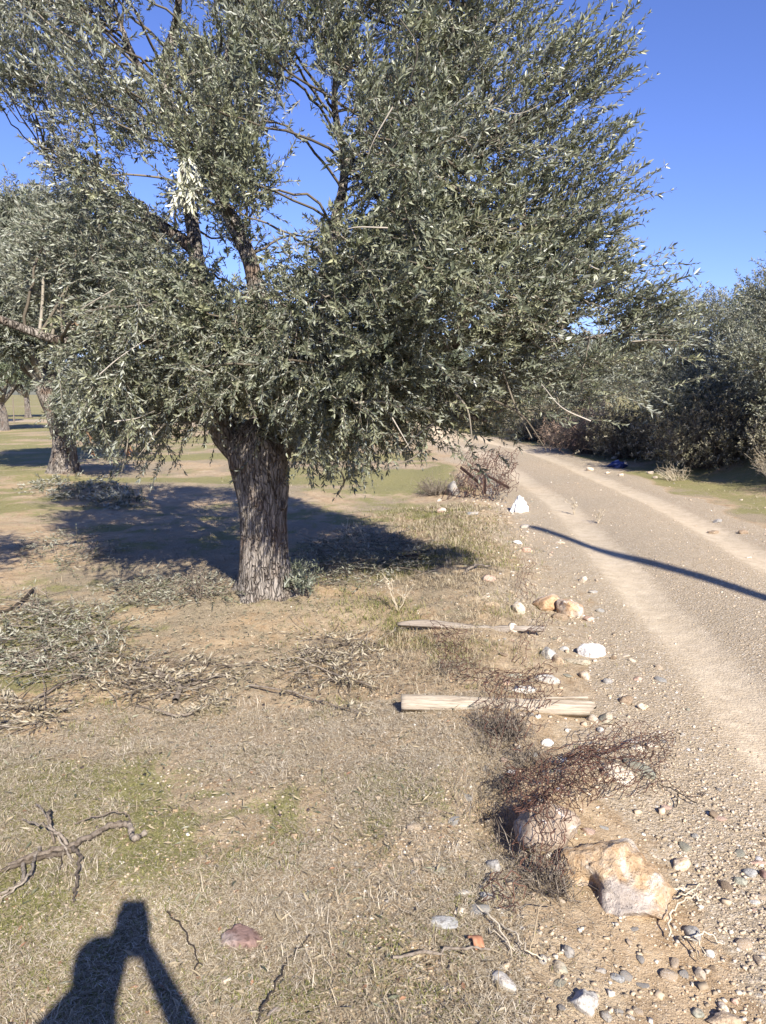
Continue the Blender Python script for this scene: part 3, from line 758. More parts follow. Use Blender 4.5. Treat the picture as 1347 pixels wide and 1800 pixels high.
# roadside olives and scrub on the right
def roadside_olive(name, base, clouds, label, seed, cat='tree', L=.075, W=.0105, Ns=12, nleaf=16, mat='leaf_silver', group='olive trees', hexa=False, trunk_r=.16, sl=(.2, .45), spread=.16):
    rng = np.random.RandomState(seed); b = Vector((base[0], base[1], gz1(*base[:2]) - .05)); B = np.array(b)
    root = empty(name, b, label, cat, group)
    P = np.vstack([np.array(c[:3]) - B + crown_points(rng, c[6], c[3], c[4], c[5], 0, .35, 6, -2) for c in clouds])
    (v, f), tw = leafy(P, P.mean(0) - [0, 0, .6], rng, Ns, nleaf, L, W, hexa, spread, sl, .38)
    mesh_np('crown', v, [f], M[mat], root)
    if trunk_r: trunk_mesh('trunk', [(0, 0, 0), (.04, 0, .4), (-.03, 0, .8), (.02, 0, 1.2)], [trunk_r * 1.2, trunk_r, trunk_r, trunk_r * .7], root, M['bark'], seed % 9, .3, 28, 30, .07)
    l1 = limbs_to(P, np.array([0, 0, 1.0 if trunk_r else .05]), rng, 10, .05 if trunk_r else .02); l2 = branches_to(P, np.array([0, 0, 1.1 if trunk_r else .2]), rng, .01)
    vv, ff = join([l1, l2, tw]); mesh_np('limb', vv, ff, M['twig'], root)
    return root
roadside_olive('olive_tree', (7.9, 13.6), [(8.1, 13.4, 2.7, 1.9, 1.8, 1.35, 150), (6.7, 12.8, 2.0, 1.0, .9, .75, 60), (8.0, 14.0, 3.9, 1.2, 1.0, .8, 60), (8.2, 11.9, 1.75, 1.1, .8, .6, 55), (7.2, 12.4, 1.35, 1.2, .7, .55, 60), (7.0, 13.3, 2.9, .9, .9, .8, 50), (8.2, 13.2, 4.2, .9, .8, .6, 40)],
               'tall bushy olive on the bank at the right edge, right of the track', 41)
roadside_olive('olive_tree', (7.0, 18.0), [(7.0, 17.9, 2.7, 1.5, 1.5, 1.05, 110), (5.9, 17.0, 1.8, .9, .8, .65, 50), (7.0, 16.4, 1.9, 1.1, .9, .8, 60), (6.4, 15.6, 1.3, 1.1, .8, .55, 60)],
               'silvery olive on the bank above the shaded curve of the track', 42)
roadside_olive('olive_tree', (6.2, 23.5), [(6.2, 23.3, 2.1, 1.6, 1.4, 1.0, 90), (5.5, 22.0, 1.5, 1.0, .8, .7, 50)],
               'olive at the end of the visible track, behind the brown thorny shrub', 43, nleaf=12, L=.10, W=.015)
roadside_olive('olive_tree', (9.5, 9.7), [(9.5, 9.7, 2.8, 1.8, 1.6, 1.45, 130), (8.0, 10.2, 2.1, .8, .8, .8, 40)],
               'olive beside the track just outside the right edge, shading the bank', 44, nleaf=12, L=.10, W=.018)

# ------------------------------------------------------------------ shrubs, dry bushes
def twiggy(name, base, r, h, label, seed, n=260, mat='stick', leaves=None, cat='shrub', thick=.004, group=None, lean=(0, 0)):
    rng = np.random.RandomState(seed); b = Vector((base[0], base[1], gz1(*base[:2]) - .02))
    root = empty(name, b, label, cat, group); paths = []; tips = []
    for k in range(n):
        a = rng.uniform(0, 2 * np.pi); q = rng.uniform(0, 1) ** .5
        p0 = np.array([math.cos(a) * r * .3 * q, math.sin(a) * r * .3 * q, 0]); zz = h * rng.uniform(.2, 1.0) * (1 - .35 * q * q) * (.55 + .9 * float(fbm(a * 1.1 + seed, q * 2.0, 2, seed)))
        q = q * (.6 + .8 * float(fbm(a * 1.3, seed * .37, 2, seed + 5))); p2 = np.array([math.cos(a) * r * q + lean[0] * zz, math.sin(a) * r * q + lean[1] * zz, zz]); m = (p0 + p2) / 2 + rng.normal(0, r * .10, 3) + [0, 0, h * .1]
        Q = smooth_path([p0, m, p2], 4, r * .015, rng); paths.append((Q, np.linspace(thick, thick * .3, len(Q)))); tips.append(p2)
        for _ in range(2):
            s = Q[rng.randint(3, len(Q))]; e = s + unit(rng.normal(0, 1, 3) + [0, 0, .5]) * r * rng.uniform(.15, .4); paths.append((smooth_path([s, e], 3), np.linspace(thick * .6, thick * .25, 3))); tips.append(e)
    stuff(mesh_np('stem', *tubes(paths, 3), M[mat], root))
    if leaves:
        m, L, W, nl = leaves; tips = np.array(tips)
        (v, f), _ = shoots(tips - [0, 0, L], rng.normal(0, .6, tips.shape) + [0, 0, .6], L * 2.5, nl, L, W, rng, False, .1, 50, 3, 0)
        mesh_np('foliage', v, [f], M[m], root)
    return root
M['brown_leaf'] = leaf_mat('brown_thorn_leaf', (.10, .062, .045), (.22, .155, .115), (.25, .19, .14), .2, .7)
M['dusty_leaf'] = leaf_mat('dusty_scrub_leaf', (.07, .068, .04), (.17, .16, .10), (.24, .22, .16), .3, .6)
twiggy('thorny_shrub', (5.15, 19.3), 1.15, 1.25, 'reddish brown thorny shrub at the far end of the right bank', 51, 420, 'stick', ('brown_leaf', .05, .010, 6))
twiggy('thorny_shrub', (5.0, 21.5), .8, .75, 'low brown shrub where the track bends out of sight', 52, 240, 'stick', ('brown_leaf', .05, .010, 6))
for i, (x, y, r, h, lab) in enumerate([(6.3, 16.3, 1.0, 1.1, 'dark scrub in the deep shade below the silvery olive'), (7.0, 14.2, 1.0, 1.0, 'dark scrub in the middle of the shaded bank'),
                                       (6.6, 12.2, .75, .75, 'dusty scrub at the foot of the tall bushy olive'), (7.7, 12.6, 1.1, 1.2, 'tangled scrub under the right edge of the tall bushy olive'), (5.7, 17.9, .9, .9, 'scrub beside the brown thorny shrub, nearer the track'), (6.1, 14.4, .9, .9, 'scrub behind the bleached leaning weed'), (8.4, 11.6, .9, 1.0, 'scrub cut by the right edge behind the grey twiggy bush')]):
    twiggy('scrub_bush', (x, y), r * 1.15, h * 1.25, lab, 60 + i, 520, 'stick', ('dusty_leaf', .055, .012, 10), group='scrub on the right bank')
for i, (x, y, r, h, lab) in enumerate([(4.9, 24.6, 1.0, 1.0, 'far scrub on the outside of the bend of the track'), (4.3, 27.6, 1.1, 1.1, 'farther scrub closing off the bend of the track'), (3.0, 31.0, 1.2, 1.2, 'farthest scrub where the track vanishes behind the large olive'), (6.2, 28.5, 1.3, 1.4, 'scrub behind the bend, under the last roadside olive')]):
    twiggy('scrub_bush', (x, y), r, h, lab, 90 + i, 300, 'stick', ('dusty_leaf', .07, .016, 8), group='scrub beyond the bend')
M['pale_straw'] = island_mat('bleached_reed', [(0, (.30, .24, .16)), (.5, (.46, .39, .28)), (1, (.60, .54, .42))])
twiggy('dry_bush', (6.15, 11.9), .42, .75, 'tan clump of dry grass stems beside the grey twiggy bush', 70, 200, 'pale_straw', None, thick=.004)
twiggy('dry_bush', (6.6, 11.0), .85, 1.05, 'grey leafless twiggy bush at the right edge', 71, 330, 'pale_straw', None, thick=.0045, lean=(-.25, -.15))
twiggy('dry_weed', (5.1, 13.3), .35, .35, 'bleached dry weed leaning at the foot of the shaded bank', 72, 60, 'pale_straw', None, 'plant', .004, None, (-.6, 0))

# ------------------------------------------------------------------ stones
_ico = {}
def ico(sub):
    if sub not in _ico:
        bm = bmesh.new(); bmesh.ops.create_icosphere(bm, subdivisions=sub, radius=1)
        _ico[sub] = (np.array([v.co[:] for v in bm.verts]), np.array([[v.index for v in f.verts] for f in bm.faces])); bm.free()
    return _ico[sub]
def rock_shape(seed, sub=3, cuts=9, rough=.10, cutr=(.62, .9)):
    rng = np.random.RandomState(seed); V, F = ico(sub); V = V.copy()
    for _ in range(cuts):
        n = unit(rng.normal(0, 1, 3)); h = rng.uniform(*cutr); d = V @ n - h; V -= np.outer(np.maximum(d, 0) * .96, n)
    s = rng.uniform(0, 50)
    for f, a in ((1.6, 1.0), (4, .45), (9, .22)):
        q = (fbm(V[:, 0] * f + s, V[:, 1] * f + V[:, 2] * f * .7, 2, seed) - .5) * rough * 2 * a; V += V * q[:, None]
    V = V - V.mean(0); V /= np.abs(V).max(0); return V, F
def put_rock(name, px, py, w, h, kind, label, seed, rz=0, thick=.55, cat='stone', sub=3, cuts=9, rough=.10, sink=.3, group=None, cutr=(.62, .9), lift=0):
    """a stone lying on the ground: w and h its size in the photograph"""
    g = G(px, py + h * .12); dp = depth(g); m = dp / FPX
    wx = w * m / 2; a = math.atan2(H - g.z, g.y)
    dy = min(h * m / 2 / (math.sin(a) + thick * .8 * math.cos(a)), wx * 2.4); dz = max(dy, wx * .4) * thick if thick < 1 else wx * thick
    dz = min(dz, max(wx, dy) * thick)
    V, F = rock_shape(seed, sub, cuts, rough, cutr)
    V = V * [wx, dy, dz]
    o = mesh_np(name, V, [F], STONE[kind], smooth=False)
    o.location = (g.x, g.y, g.z + dz * (1 - 2 * sink) + lift); o.rotation_euler = (random.uniform(-.12, .12), random.uniform(-.12, .12), rz)
    return tag(o, label, cat, group)
ST = [
 # px, py, w, h, kind, label, rz, thick, cuts
 (1041, 1145, 54, 42, 'white', 'bright white stone, largest of the white ones, on the gravel verge', 0, .75, 12),
 (963, 1307, 25, 24, 'white', 'small round white stone below the timber plank', 0, .9, 7),
 (965, 1152, 27, 36, 'pale', 'upright pale grey stone left of the bright white stone', .2, .9, 10),
 (981, 1160, 16, 28, 'tan', 'tan stone tucked against the upright pale grey stone', .2, .8, 8),
 (992, 1141, 17, 14, 'pale', 'little whitish stone between the pale grey and bright white stones', 0, .8, 8),
 (1014, 1163, 52, 17, 'green', 'long thin greenish stone below the bright white stone', -.6, .6, 8),
 (1027, 1188, 22, 24, 'tan', 'rounded tan stone at the end of the long greenish stone', 0, .7, 8),
 (962, 1195, 50, 26, 'pale', 'long whitish stone behind the timber plank, under rusty wire', -.45, .7, 9),
 (920, 1213, 52, 26, 'pale', 'broken whitish stone just behind the middle of the timber plank', .1, .7, 11),
 (905, 1188, 30, 12, 'green', 'flat grey green stone behind the broken whitish stone', 0, .5, 8),
 (890, 1200, 15, 14, 'pink', 'small pink stone left of the broken whitish stone', 0, .8, 8),
 (1068, 1198, 19, 15, 'grey', 'small grey stone on bare earth right of the tan round stone', 0, .7, 9),
 (1122, 1193, 18, 11, 'pink', 'pink pebble alone on the gravel right of the plank', 0, .6, 8),
 (1130, 1243, 20, 17, 'cream', 'cream stone beside a dark gap, right of the plank end', 0, .9, 10),
 (1100, 1232, 24, 22, 'brown', 'brown earthy stone with a black shadow, right of the plank', 0, 1.0, 8),
 (1041, 1264, 24, 20, 'pale', 'pale stone wedged under the split end of the plank', -.4, .9, 9),
 (1066, 1262, 26, 32, 'green', 'greenish stone just past the split plank end', -.5, .6, 8),
 (1056, 1283, 14, 18, 'pale', 'small pale stone just below the split plank end', -.5, .8, 8),
 (985, 1334, 24, 15, 'pale', 'pale grey stone below the small round white stone', -.3, .6, 8),
 (1113, 1303, 30, 13, 'blue', 'bluish grey stone above the cream boulder', .2, .6, 9),
 (1121, 1316, 27, 16, 'cream', 'orange and white stone next to the bluish grey stone', 0, .7, 9),
 (1145, 1310, 20, 17, 'tan', 'tan stone right of the orange and white stone', 0, .7, 8),
 (1124, 1346, 34, 62, 'green', 'flat greenish grey slab half buried beside the rusty wire', .35, .25, 8),
 (1087, 1362, 58, 46, 'cream', 'cream boulder showing through the rusty wire', 0, .8, 10),
 (958, 1446, 136, 132, 'clod', 'reddish grey boulder lying under the rusty wire mesh', .1, .62, 9),
 (1197, 1521, 34, 32, 'cream', 'cream and orange stone on bare earth right of the big ochre boulder', .2, .95, 9),
 (869, 1526, 28, 36, 'grey', 'grey standing stone left of the rusty wire', .1, 1.1, 9),
 (817, 1569, 36, 17, 'pale', 'flat pale stone above the grey triangular slab', 0, .5, 9),
 (783, 1619, 56, 46, 'blue', 'bluish grey triangular slab in the thin grass', .4, .35, 6),
 (809, 1602, 28, 22, 'cream', 'cream stone touching the top of the triangular slab', 0, .7, 8),
 (885, 1726, 32, 54, 'pale', 'long pale stone pointing down right near the bottom', .55, .6, 8),
 (1028, 1760, 54, 60, 'pale', 'big whitish grey angular stone at the bottom, in the grass', .5, .8, 8),
 (999, 1672, 20, 34, 'grey', 'grey stone standing below the hollow of the ochre boulder', .1, .8, 8),
 (985, 1700, 26, 32, 'green', 'pale greenish stone above the big whitish angular stone', .3, .6, 8),
 (1057, 1706, 22, 14, 'grey', 'small grey stone right of the pale greenish stone', 0, .7, 8),
 (1086, 1718, 28, 22, 'blue', 'bluish stone right of the small grey one, lower middle', -.3, .6, 8),
 (1218, 1640, 34, 34, 'grey', 'grey slab among bleached stems right of the ochre boulder', -.5, .5, 7),
 (1248, 1676, 18, 22, 'pale', 'pale stone under bleached stems near the bottom right', 0, .8, 8),
 (1231, 1711, 20, 32, 'grey', 'dark and white streaked stone near the bottom right', 0, 1.0, 9),
 (1319, 1533, 24, 24, 'blue', 'squarish bluish stone near the right edge', .1, .6, 8),
 (1333, 1516, 30, 13, 'pink', 'flat pinkish stone above the squarish bluish stone', 0, .5, 8),
 (1302, 1548, 24, 22, 'green', 'greenish stone below left of the squarish bluish stone', .3, .5, 8),
 (1327, 1585, 20, 13, 'pale', 'pale flat stone near the right edge, lower', 0, .5, 8),
 (1342, 1537, 16, 22, 'red', 'dark red stone cut by the right edge', 0, .8, 8),
 (1276, 1792, 74, 44, 'tan', 'large tan stone cut by the bottom edge at the right', 0, .7, 9),
 (1226, 1780, 24, 24, 'green', 'greenish chip left of the large tan stone at the bottom', -.4, .5, 8),
 (1272, 1770, 15, 28, 'cream', 'narrow cream stone just above the large tan stone', .3, .6, 8),
 (1292, 1760, 14, 13, 'pink', 'small pink stone above the large tan stone', 0, .8, 8),
 (427, 1646, 76, 62, 'red', 'reddish brown flat stone in the grass beside the shadow', .25, .5, 8),
 (398, 1724, 24, 22, 'cream', 'small cream stone below the reddish brown flat stone', 0, .8, 8),
 (962, 1062, 58, 46, 'orange', 'ochre rock on the verge, left half of a cracked pair', .1, .65, 16),
 (1002, 1072, 48, 50, 'orange', 'ochre rock on the verge, right half of a cracked pair', -.2, .7, 16),
 (912, 1071, 24, 30, 'cream', 'pale tan stone left of the cracked ochre rocks', -.3, .9, 8),
 (903, 1107, 22, 28, 'cream', 'tan grooved stone behind the thin grey board', -.3, .9, 10),
 (1025, 1020, 15, 17, 'cream', 'cream stone among pebbles above the cracked ochre rocks', 0, .9, 8),
 (1043, 1041, 18, 10, 'blue', 'small bluish stone right of the cream one above the ochre rocks', 0, .6, 8),
 (1035, 1088, 20, 16, 'pink', 'pinkish stone right of the cracked ochre rocks', 0, .7, 8),
 (985, 1085, 30, 20, 'brown', 'brown shaded stone at the foot of the cracked ochre rocks', 0, .8, 8),
 (925, 968, 18, 13, 'pink', 'pink stone on the verge below the pole shadow', 0, .8, 8),
 (910, 954, 18, 10, 'white', 'small white chip on the verge near the pole shadow tip', -.4, .6, 8),
 (922, 926, 18, 10, 'pale', 'whitish stone at the tip of the pole shadow', 0, .7, 8),
 (984, 954, 22, 8, 'tan', 'flat tan stone just left of the pole shadow', -.2, .4, 8),
 (831, 903, 26, 10, 'blue', 'flat bluish white stone in the verge grass', 0, .6, 8),
 (777, 899, 20, 13, 'pink', 'pinkish brown stone at the edge of the field', 0, .9, 9),
 (772, 880, 10, 7, 'pale', 'small whitish stone beyond the pinkish brown one', 0, .9, 8),
 (796, 862, 24, 42, 'grey', 'upright lichen grey rock beside the rusty iron heap', .1, 1.5, 10),
 (857, 866, 22, 16, 'grey', 'grey earthy stone left of the crumpled white bag', 0, .8, 8),
 (865, 1062, 30, 14, 'tan', 'flat tan stone in tall grass left of the ochre rocks', 0, .5, 8),
 (858, 1018, 28, 22, 'pink', 'reddish tan stone in the grass under a stick', 0, .6, 9),
 (1100, 1555, 20, 30, 'blue', 'bluish stone wedged behind the right side of the ochre boulder', .3, .7, 7),
 (1262, 917, 16, 9, 'grey', 'grey stone on the mossy right shoulder of the track', 0, .7, 8),
 (1306, 936, 18, 11, 'brown', 'brown clod on the right shoulder near the edge', 0, .7, 9),
 (1254, 936, 22, 10, 'brown', 'brown clod left of its twin on the right shoulder', .2, .6, 9),
 (1316, 980, 14, 5, 'cream', 'flat cream chip pressed into the right wheel track', 0, .4, 8),
]
for i, (px, py, w, h, k, lab, rz, th, cuts) in enumerate(ST):
    put_rock('stone', px, py, w, h, k, lab, 200 + i, rz, th, cuts=cuts + 5, sub=4 if w > 40 else 3, rough=.2 if w > 40 and k != 'white' else .13, sink=.38)
# the big ochre boulder
def boulder():
    t = NT('ochre_boulder_rock'); v = t.coord('Object')
    n = t.noise(v, 7, 6, .7, .5); n2 = t.noise(v, 26, 6, .75, .3); n3 = t.noise(v, 90, 4, .7); big = t.noise(v, 3.4, 3, .5)
    c = t.ramp(n2, [(.3, (.33, .20, .10)), (.5, (.50, .36, .22)), (.7, (.60, .49, .36))])
    c = t.mix(t.step(n, .48, .60), c, t.ramp(n2, [(.3, (.46, .38, .28)), (.55, (.68, .60, .49)), (.75, (.76, .71, .62))]))
    c = t.mix(t.step(big, .52, .62), c, t.ramp(n2, [(.3, (.30, .25, .21)), (.6, (.47, .41, .35))]))
    c = t.mix(t.step(n3, .44, .30), c, t.mix(1.0, c, (.45, .40, .36), 'MULTIPLY'))
    vb = t.vor(v, 38)
    t.bump(t.math('ADD', t.math('ADD', n2, t.math('MULTIPLY', n3, .5)), t.math('MULTIPLY', vb.outputs['Distance'], .5)), 1.0, .02)
    t.col(c).set(Roughness=.92, Specular_IOR_Level=.15)
    g = G(1080, 1566); m = depth(g) / FPX
    V, F = rock_shape(77, 5, 14, .18, (.55, .9)); V = V * [104 * m, 92 * m, 60 * m]
    c0 = np.array([-.30 * 104, -.90 * 92, .05 * 60]) * m; dd = np.linalg.norm((V - c0) / np.array([.030, .07, .05]), axis=1)
    V[:, 1] += .075 * np.exp(-dd ** 2)                       # hollow eaten into its lower front
    nr = unit(V); k = 60
    V += nr * ((fbm(V[:, 0] * 22 + 3, V[:, 1] * 22 + V[:, 2] * 15, 4, 55) - .5) * .030 + (fbm(V[:, 0] * k + 3, V[:, 1] * k + V[:, 2] * k * .7, 3, 56) - .5) * .012)[:, None]
    o = mesh_np('boulder', V, [F], t.m); o.location = (g.x, g.y + .02, g.z + 14 * m); o.rotation_euler = (.12, .05, -.5)
    tag(o, 'big ochre and white boulder with a dark hollow, below the rusty wire', 'boulder')
boulder()
# loose stones of the verge, small and alike
SM = [mesh_np('stone', rock_shape(500 + k, 2, 13, .14, (.42, .8))[0], [ico(2)[1]], None, link=False) for k in range(7)]
def proj(p):
    dp = p[1] * CP + (H - p[2]) * SP
    return 673.5 + p[0] / dp * FPX, 900 + FPX * ((H - p[2]) * CP - p[1] * SP) / dp
LAND = [(1041, 1145, 'bright white stone'), (875, 1250, 'pale plank'), (1043, 1258, 'split plank end'), (830, 1115, 'thin grey board'), (1080, 1540, 'big ochre boulder'), (955, 1440, 'reddish grey boulder'), (1087, 1362, 'cream boulder'),
        (783, 1619, 'grey triangular slab'), (1028, 1760, 'big whitish angular stone'), (885, 1726, 'long pale stone'), (869, 1526, 'grey standing stone'), (982, 1066, 'cracked ochre rocks'), (912, 888, 'white plastic bag'), (965, 1152, 'upright pale stone'),
        (963, 1307, 'small round white stone'), (1276, 1792, 'large tan bottom stone'), (1197, 1521, 'cream and orange stone'), (1319, 1533, 'squarish bluish stone'), (1218, 1650, 'bleached dry stems'), (427, 1646, 'reddish brown flat stone'),
        (1130, 1243, 'cream stone by the gap'), (1124, 1346, 'flat greenish slab'), (938, 926, 'pole shadow tip'), (1130, 990, 'pole shadow'), (855, 850, 'iron bars'), (1086, 818, 'dark blue bag'), (834, 1660, 'terracotta shard'), (1230, 1400, 'brown forked twig'), (440, 1060, 'trunk foot'),
        (520, 1690, 'thin black twig'), (1025, 1020, 'cream stone above the ochre rocks'), (1122, 1193, 'lone pink pebble')]
USED = set()
LOOK = {'tan': 'tan', 'cream': 'cream', 'pink': 'pinkish', 'grey': 'grey', 'blue': 'bluish grey', 'green': 'greenish', 'white': 'white', 'pale': 'whitish', 'brown': 'brown'}
def where(p):
    x, y = proj(p); ln = min(LAND, key=lambda q: (q[0] - x) ** 2 + ((q[1] - y) * 1.3) ** 2); dx, dy = x - ln[0], y - ln[1]; r = math.hypot(dx, dy)
    if r < 22 or r > 260: return None
    side = ('right' if dx > 0 else 'left') + ' of' if abs(dx) > 2.2 * abs(dy) else ('below' if dy > 0 else 'above') if abs(dy) > 2.2 * abs(dx) else ('below' if dy > 0 else 'above') + (' right of' if dx > 0 else ' left of')
    return ('close ' if r < 65 else 'well ' if r > 130 else '') + side + ' the ' + ln[2]
def loose(n, kinds, size, ground, group, area, seed):
    rng = np.random.RandomState(seed); made = tries = 0; ms = {}
    for k in kinds:
        ms[k] = []
        for b_ in SM[:5]:
            c = b_.copy(); c.materials.clear(); c.materials.append(STONE[k]); ms[k].append(c)
    while made < n and tries < n * 12:
        tries += 1; x, y = area(rng); k = kinds[rng.randint(len(kinds))]; s = rng.uniform(*size) * rng.uniform(.7, 1.1); flat = rng.uniform() < .4
        p = (x, y, gz1(x, y)); u, v = proj(p)
        if not (-5 < u < 1352 and v < 1805): continue
        w = where(p)
        if not w: continue
        lab = ('flat ' if flat else 'small ') + LOOK[k] + ' stone on ' + ground + ', ' + w
        if lab in USED or len(lab.split()) > 16: continue
        USED.add(lab); o = obj('stone', ms[k][rng.randint(5)]); o.scale = (s * rng.uniform(.9, 1.4), s * rng.uniform(.7, 1.1), s * (.3 if flat else rng.uniform(.55, .8)))
        o.location = (x, y, p[2] + s * .10); o.rotation_euler = (rng.uniform(-.3, .3), rng.uniform(-.3, .3), rng.uniform(0, 6.3)); tag(o, lab, 'stone', group); made += 1
    print('loose', made)
def px_area(x0, y0, x1, y1):
    def f(rng):
        g = G(rng.uniform(x0, x1), rng.uniform(y0, y1)); return g.x, g.y
    return f
def verge_area(y0, y1, d0, d1):
    def f(rng):
        y = y0 + (y1 - y0) * rng.uniform(0, 1) ** 1.6; return np.interp(y, RC[:, 1], RC[:, 0]) + rng.uniform(d0, d1), y
    return f
loose(80, ['tan', 'cream', 'pink', 'brown', 'tan'], (.012, .030), 'the verge', 'loose stones on the verge', verge_area(1.9, 11, -2.2, -.95), 1)
loose(62, ['grey', 'blue', 'green'], (.012, .028), 'the verge', 'loose stones on the verge', verge_area(1.9, 11, -2.1, -.95), 2)
loose(14, ['white', 'pale'], (.009, .018), 'the verge', 'loose stones on the verge', verge_area(2.0, 10, -2.1, -.9), 3)
loose(15, ['grey', 'tan', 'pink', 'tan', 'brown'], (.010, .020), 'bare earth', 'loose stones on the verge', px_area(1110, 1560, 1340, 1795), 4)
loose(16, ['grey', 'green', 'pale', 'tan', 'tan'], (.009, .020), 'bare earth', 'loose stones on the verge', px_area(940, 1650, 1150, 1790), 5)
loose(26, ['tan', 'cream', 'pink', 'pale'], (.006, .012), 'thin grass', 'loose stones in the grass', px_area(460, 1430, 860, 1795), 6)
loose(18, ['tan', 'grey', 'cream'], (.010, .026), 'the right shoulder', 'loose stones on the right shoulder', verge_area(6.5, 17, 1.0, 1.9), 7)

# terracotta shard: a curved piece of tile
def shard():
    g = G(834, 1664); a = np.linspace(-1.1, 1.1, 9); V = []
    for x in (-.016, -.005, .006, .016):
        for th in a: V.append((x + .003 * math.sin(th * 3), .02 * math.sin(th), .02 * math.cos(th)))
    V = np.array(V); i = np.arange(36).reshape(4, 9); q = np.stack([i[:-1, :-1], i[:-1, 1:], i[1:, 1:], i[1:, :-1]], -1).reshape(-1, 4)
    t = NT('terracotta'); t.col(t.ramp(t.noise(t.coord(), 60), [(.3, (.30, .13, .07)), (.7, (.47, .25, .15))]))
    o = mesh_np('tile_shard', V, [q], t.m); s = o.modifiers.new('thickness', 'SOLIDIFY'); s.thickness = .006
    o.location = (g.x, g.y, g.z); o.rotation_euler = (.2, .3, .5); tag(o, 'curved orange terracotta shard below the triangular slab', 'shard')
shard()

# ------------------------------------------------------------------ bags and litter
def bag():
    t = NT('white_plastic'); v = t.coord(); n = t.noise(v, 9, 4); t.col(t.ramp(n, [(.3, (.62, .61, .59)), (.6, (.80, .80, .79))])).set(Roughness=.5); t.bump(t.noise(v, 18, 4, .6, 1.5), .8, .02)
    g = G(913, 899); m = depth(g) / FPX; V, F = ico(4); V = V.copy()
    up = np.clip(V[:, 2], 0, 1); V[:, :2] = unit(V[:, :2]) * (np.linalg.norm(V[:, :2], axis=1) ** .6 * np.interp(up, [0, .3, .62, .8, 1], [1, .98, .62, .42, .55]))[:, None]; V[:, 2] = np.where(V[:, 2] < 0, V[:, 2] * .25, V[:, 2] * 1.0)
    ang = np.arctan2(V[:, 1], V[:, 0]); V[:, :2] *= (1 + .14 * np.sin(ang * 5 + V[:, 2] * 4) + .10 * np.sin(ang * 9 + 2))[:, None]
    V += (fbm(V[:, 0] * 3 + 3, V[:, 2] * 3 + V[:, 1] * 3, 3, 6) - .5)[:, None] * V * .6
    V[:, 0] += .28 * np.maximum(V[:, 2], 0) * .4
    V *= [17 * m, 13 * m, 27 * m]
    o = mesh_np('plastic_bag', V, [F], t.m, smooth=True); o.location = (g.x, g.y, g.z + .01); o.rotation_euler = (.12, -.18, .7); tag(o, 'crumpled white plastic bag standing at the edge of the track', 'bag')
    # blue plastic in the shade of the bank
    tb = NT('blue_plastic'); tb.col((.03, .045, .14)).set(Roughness=.4)
    g = G(1086, 822); V, F = ico(3); V = V.copy(); V += (fbm(V[:, 0] * 3 + 9, V[:, 2] * 3 + V[:, 1] * 2, 3, 16) - .5)[:, None] * V * 1.1; V *= [.17, .12, .09]
    o = mesh_np('plastic_bag', V, [F], tb.m); o.location = (g.x, g.y, g.z + .05); tag(o, 'dark blue plastic bag in the shade below the right bank', 'bag')
    for i, (px, py, s) in enumerate([(1080, 806, .07), (1098, 816, .07), (1037, 826, .08), (1068, 832, .05), (1092, 836, .06), (1144, 832, .07), (1152, 840, .06)]):
        put_rock('stone', px, py, s * 2 * FPX / 15.5, s * 1.2 * FPX / 15.5, 'cream', ['pale stone lying above left of the dark blue bag', 'pale stone just right of the dark blue bag', 'pale stone on the track edge left of the blue bag', 'small pale stone below left of the blue bag', 'pale stone just below the dark blue bag', 'pale stone in shade well right of the blue bag', 'lower pale stone in shade right of the blue bag'][i], 300 + i, 0, .7)
bag()

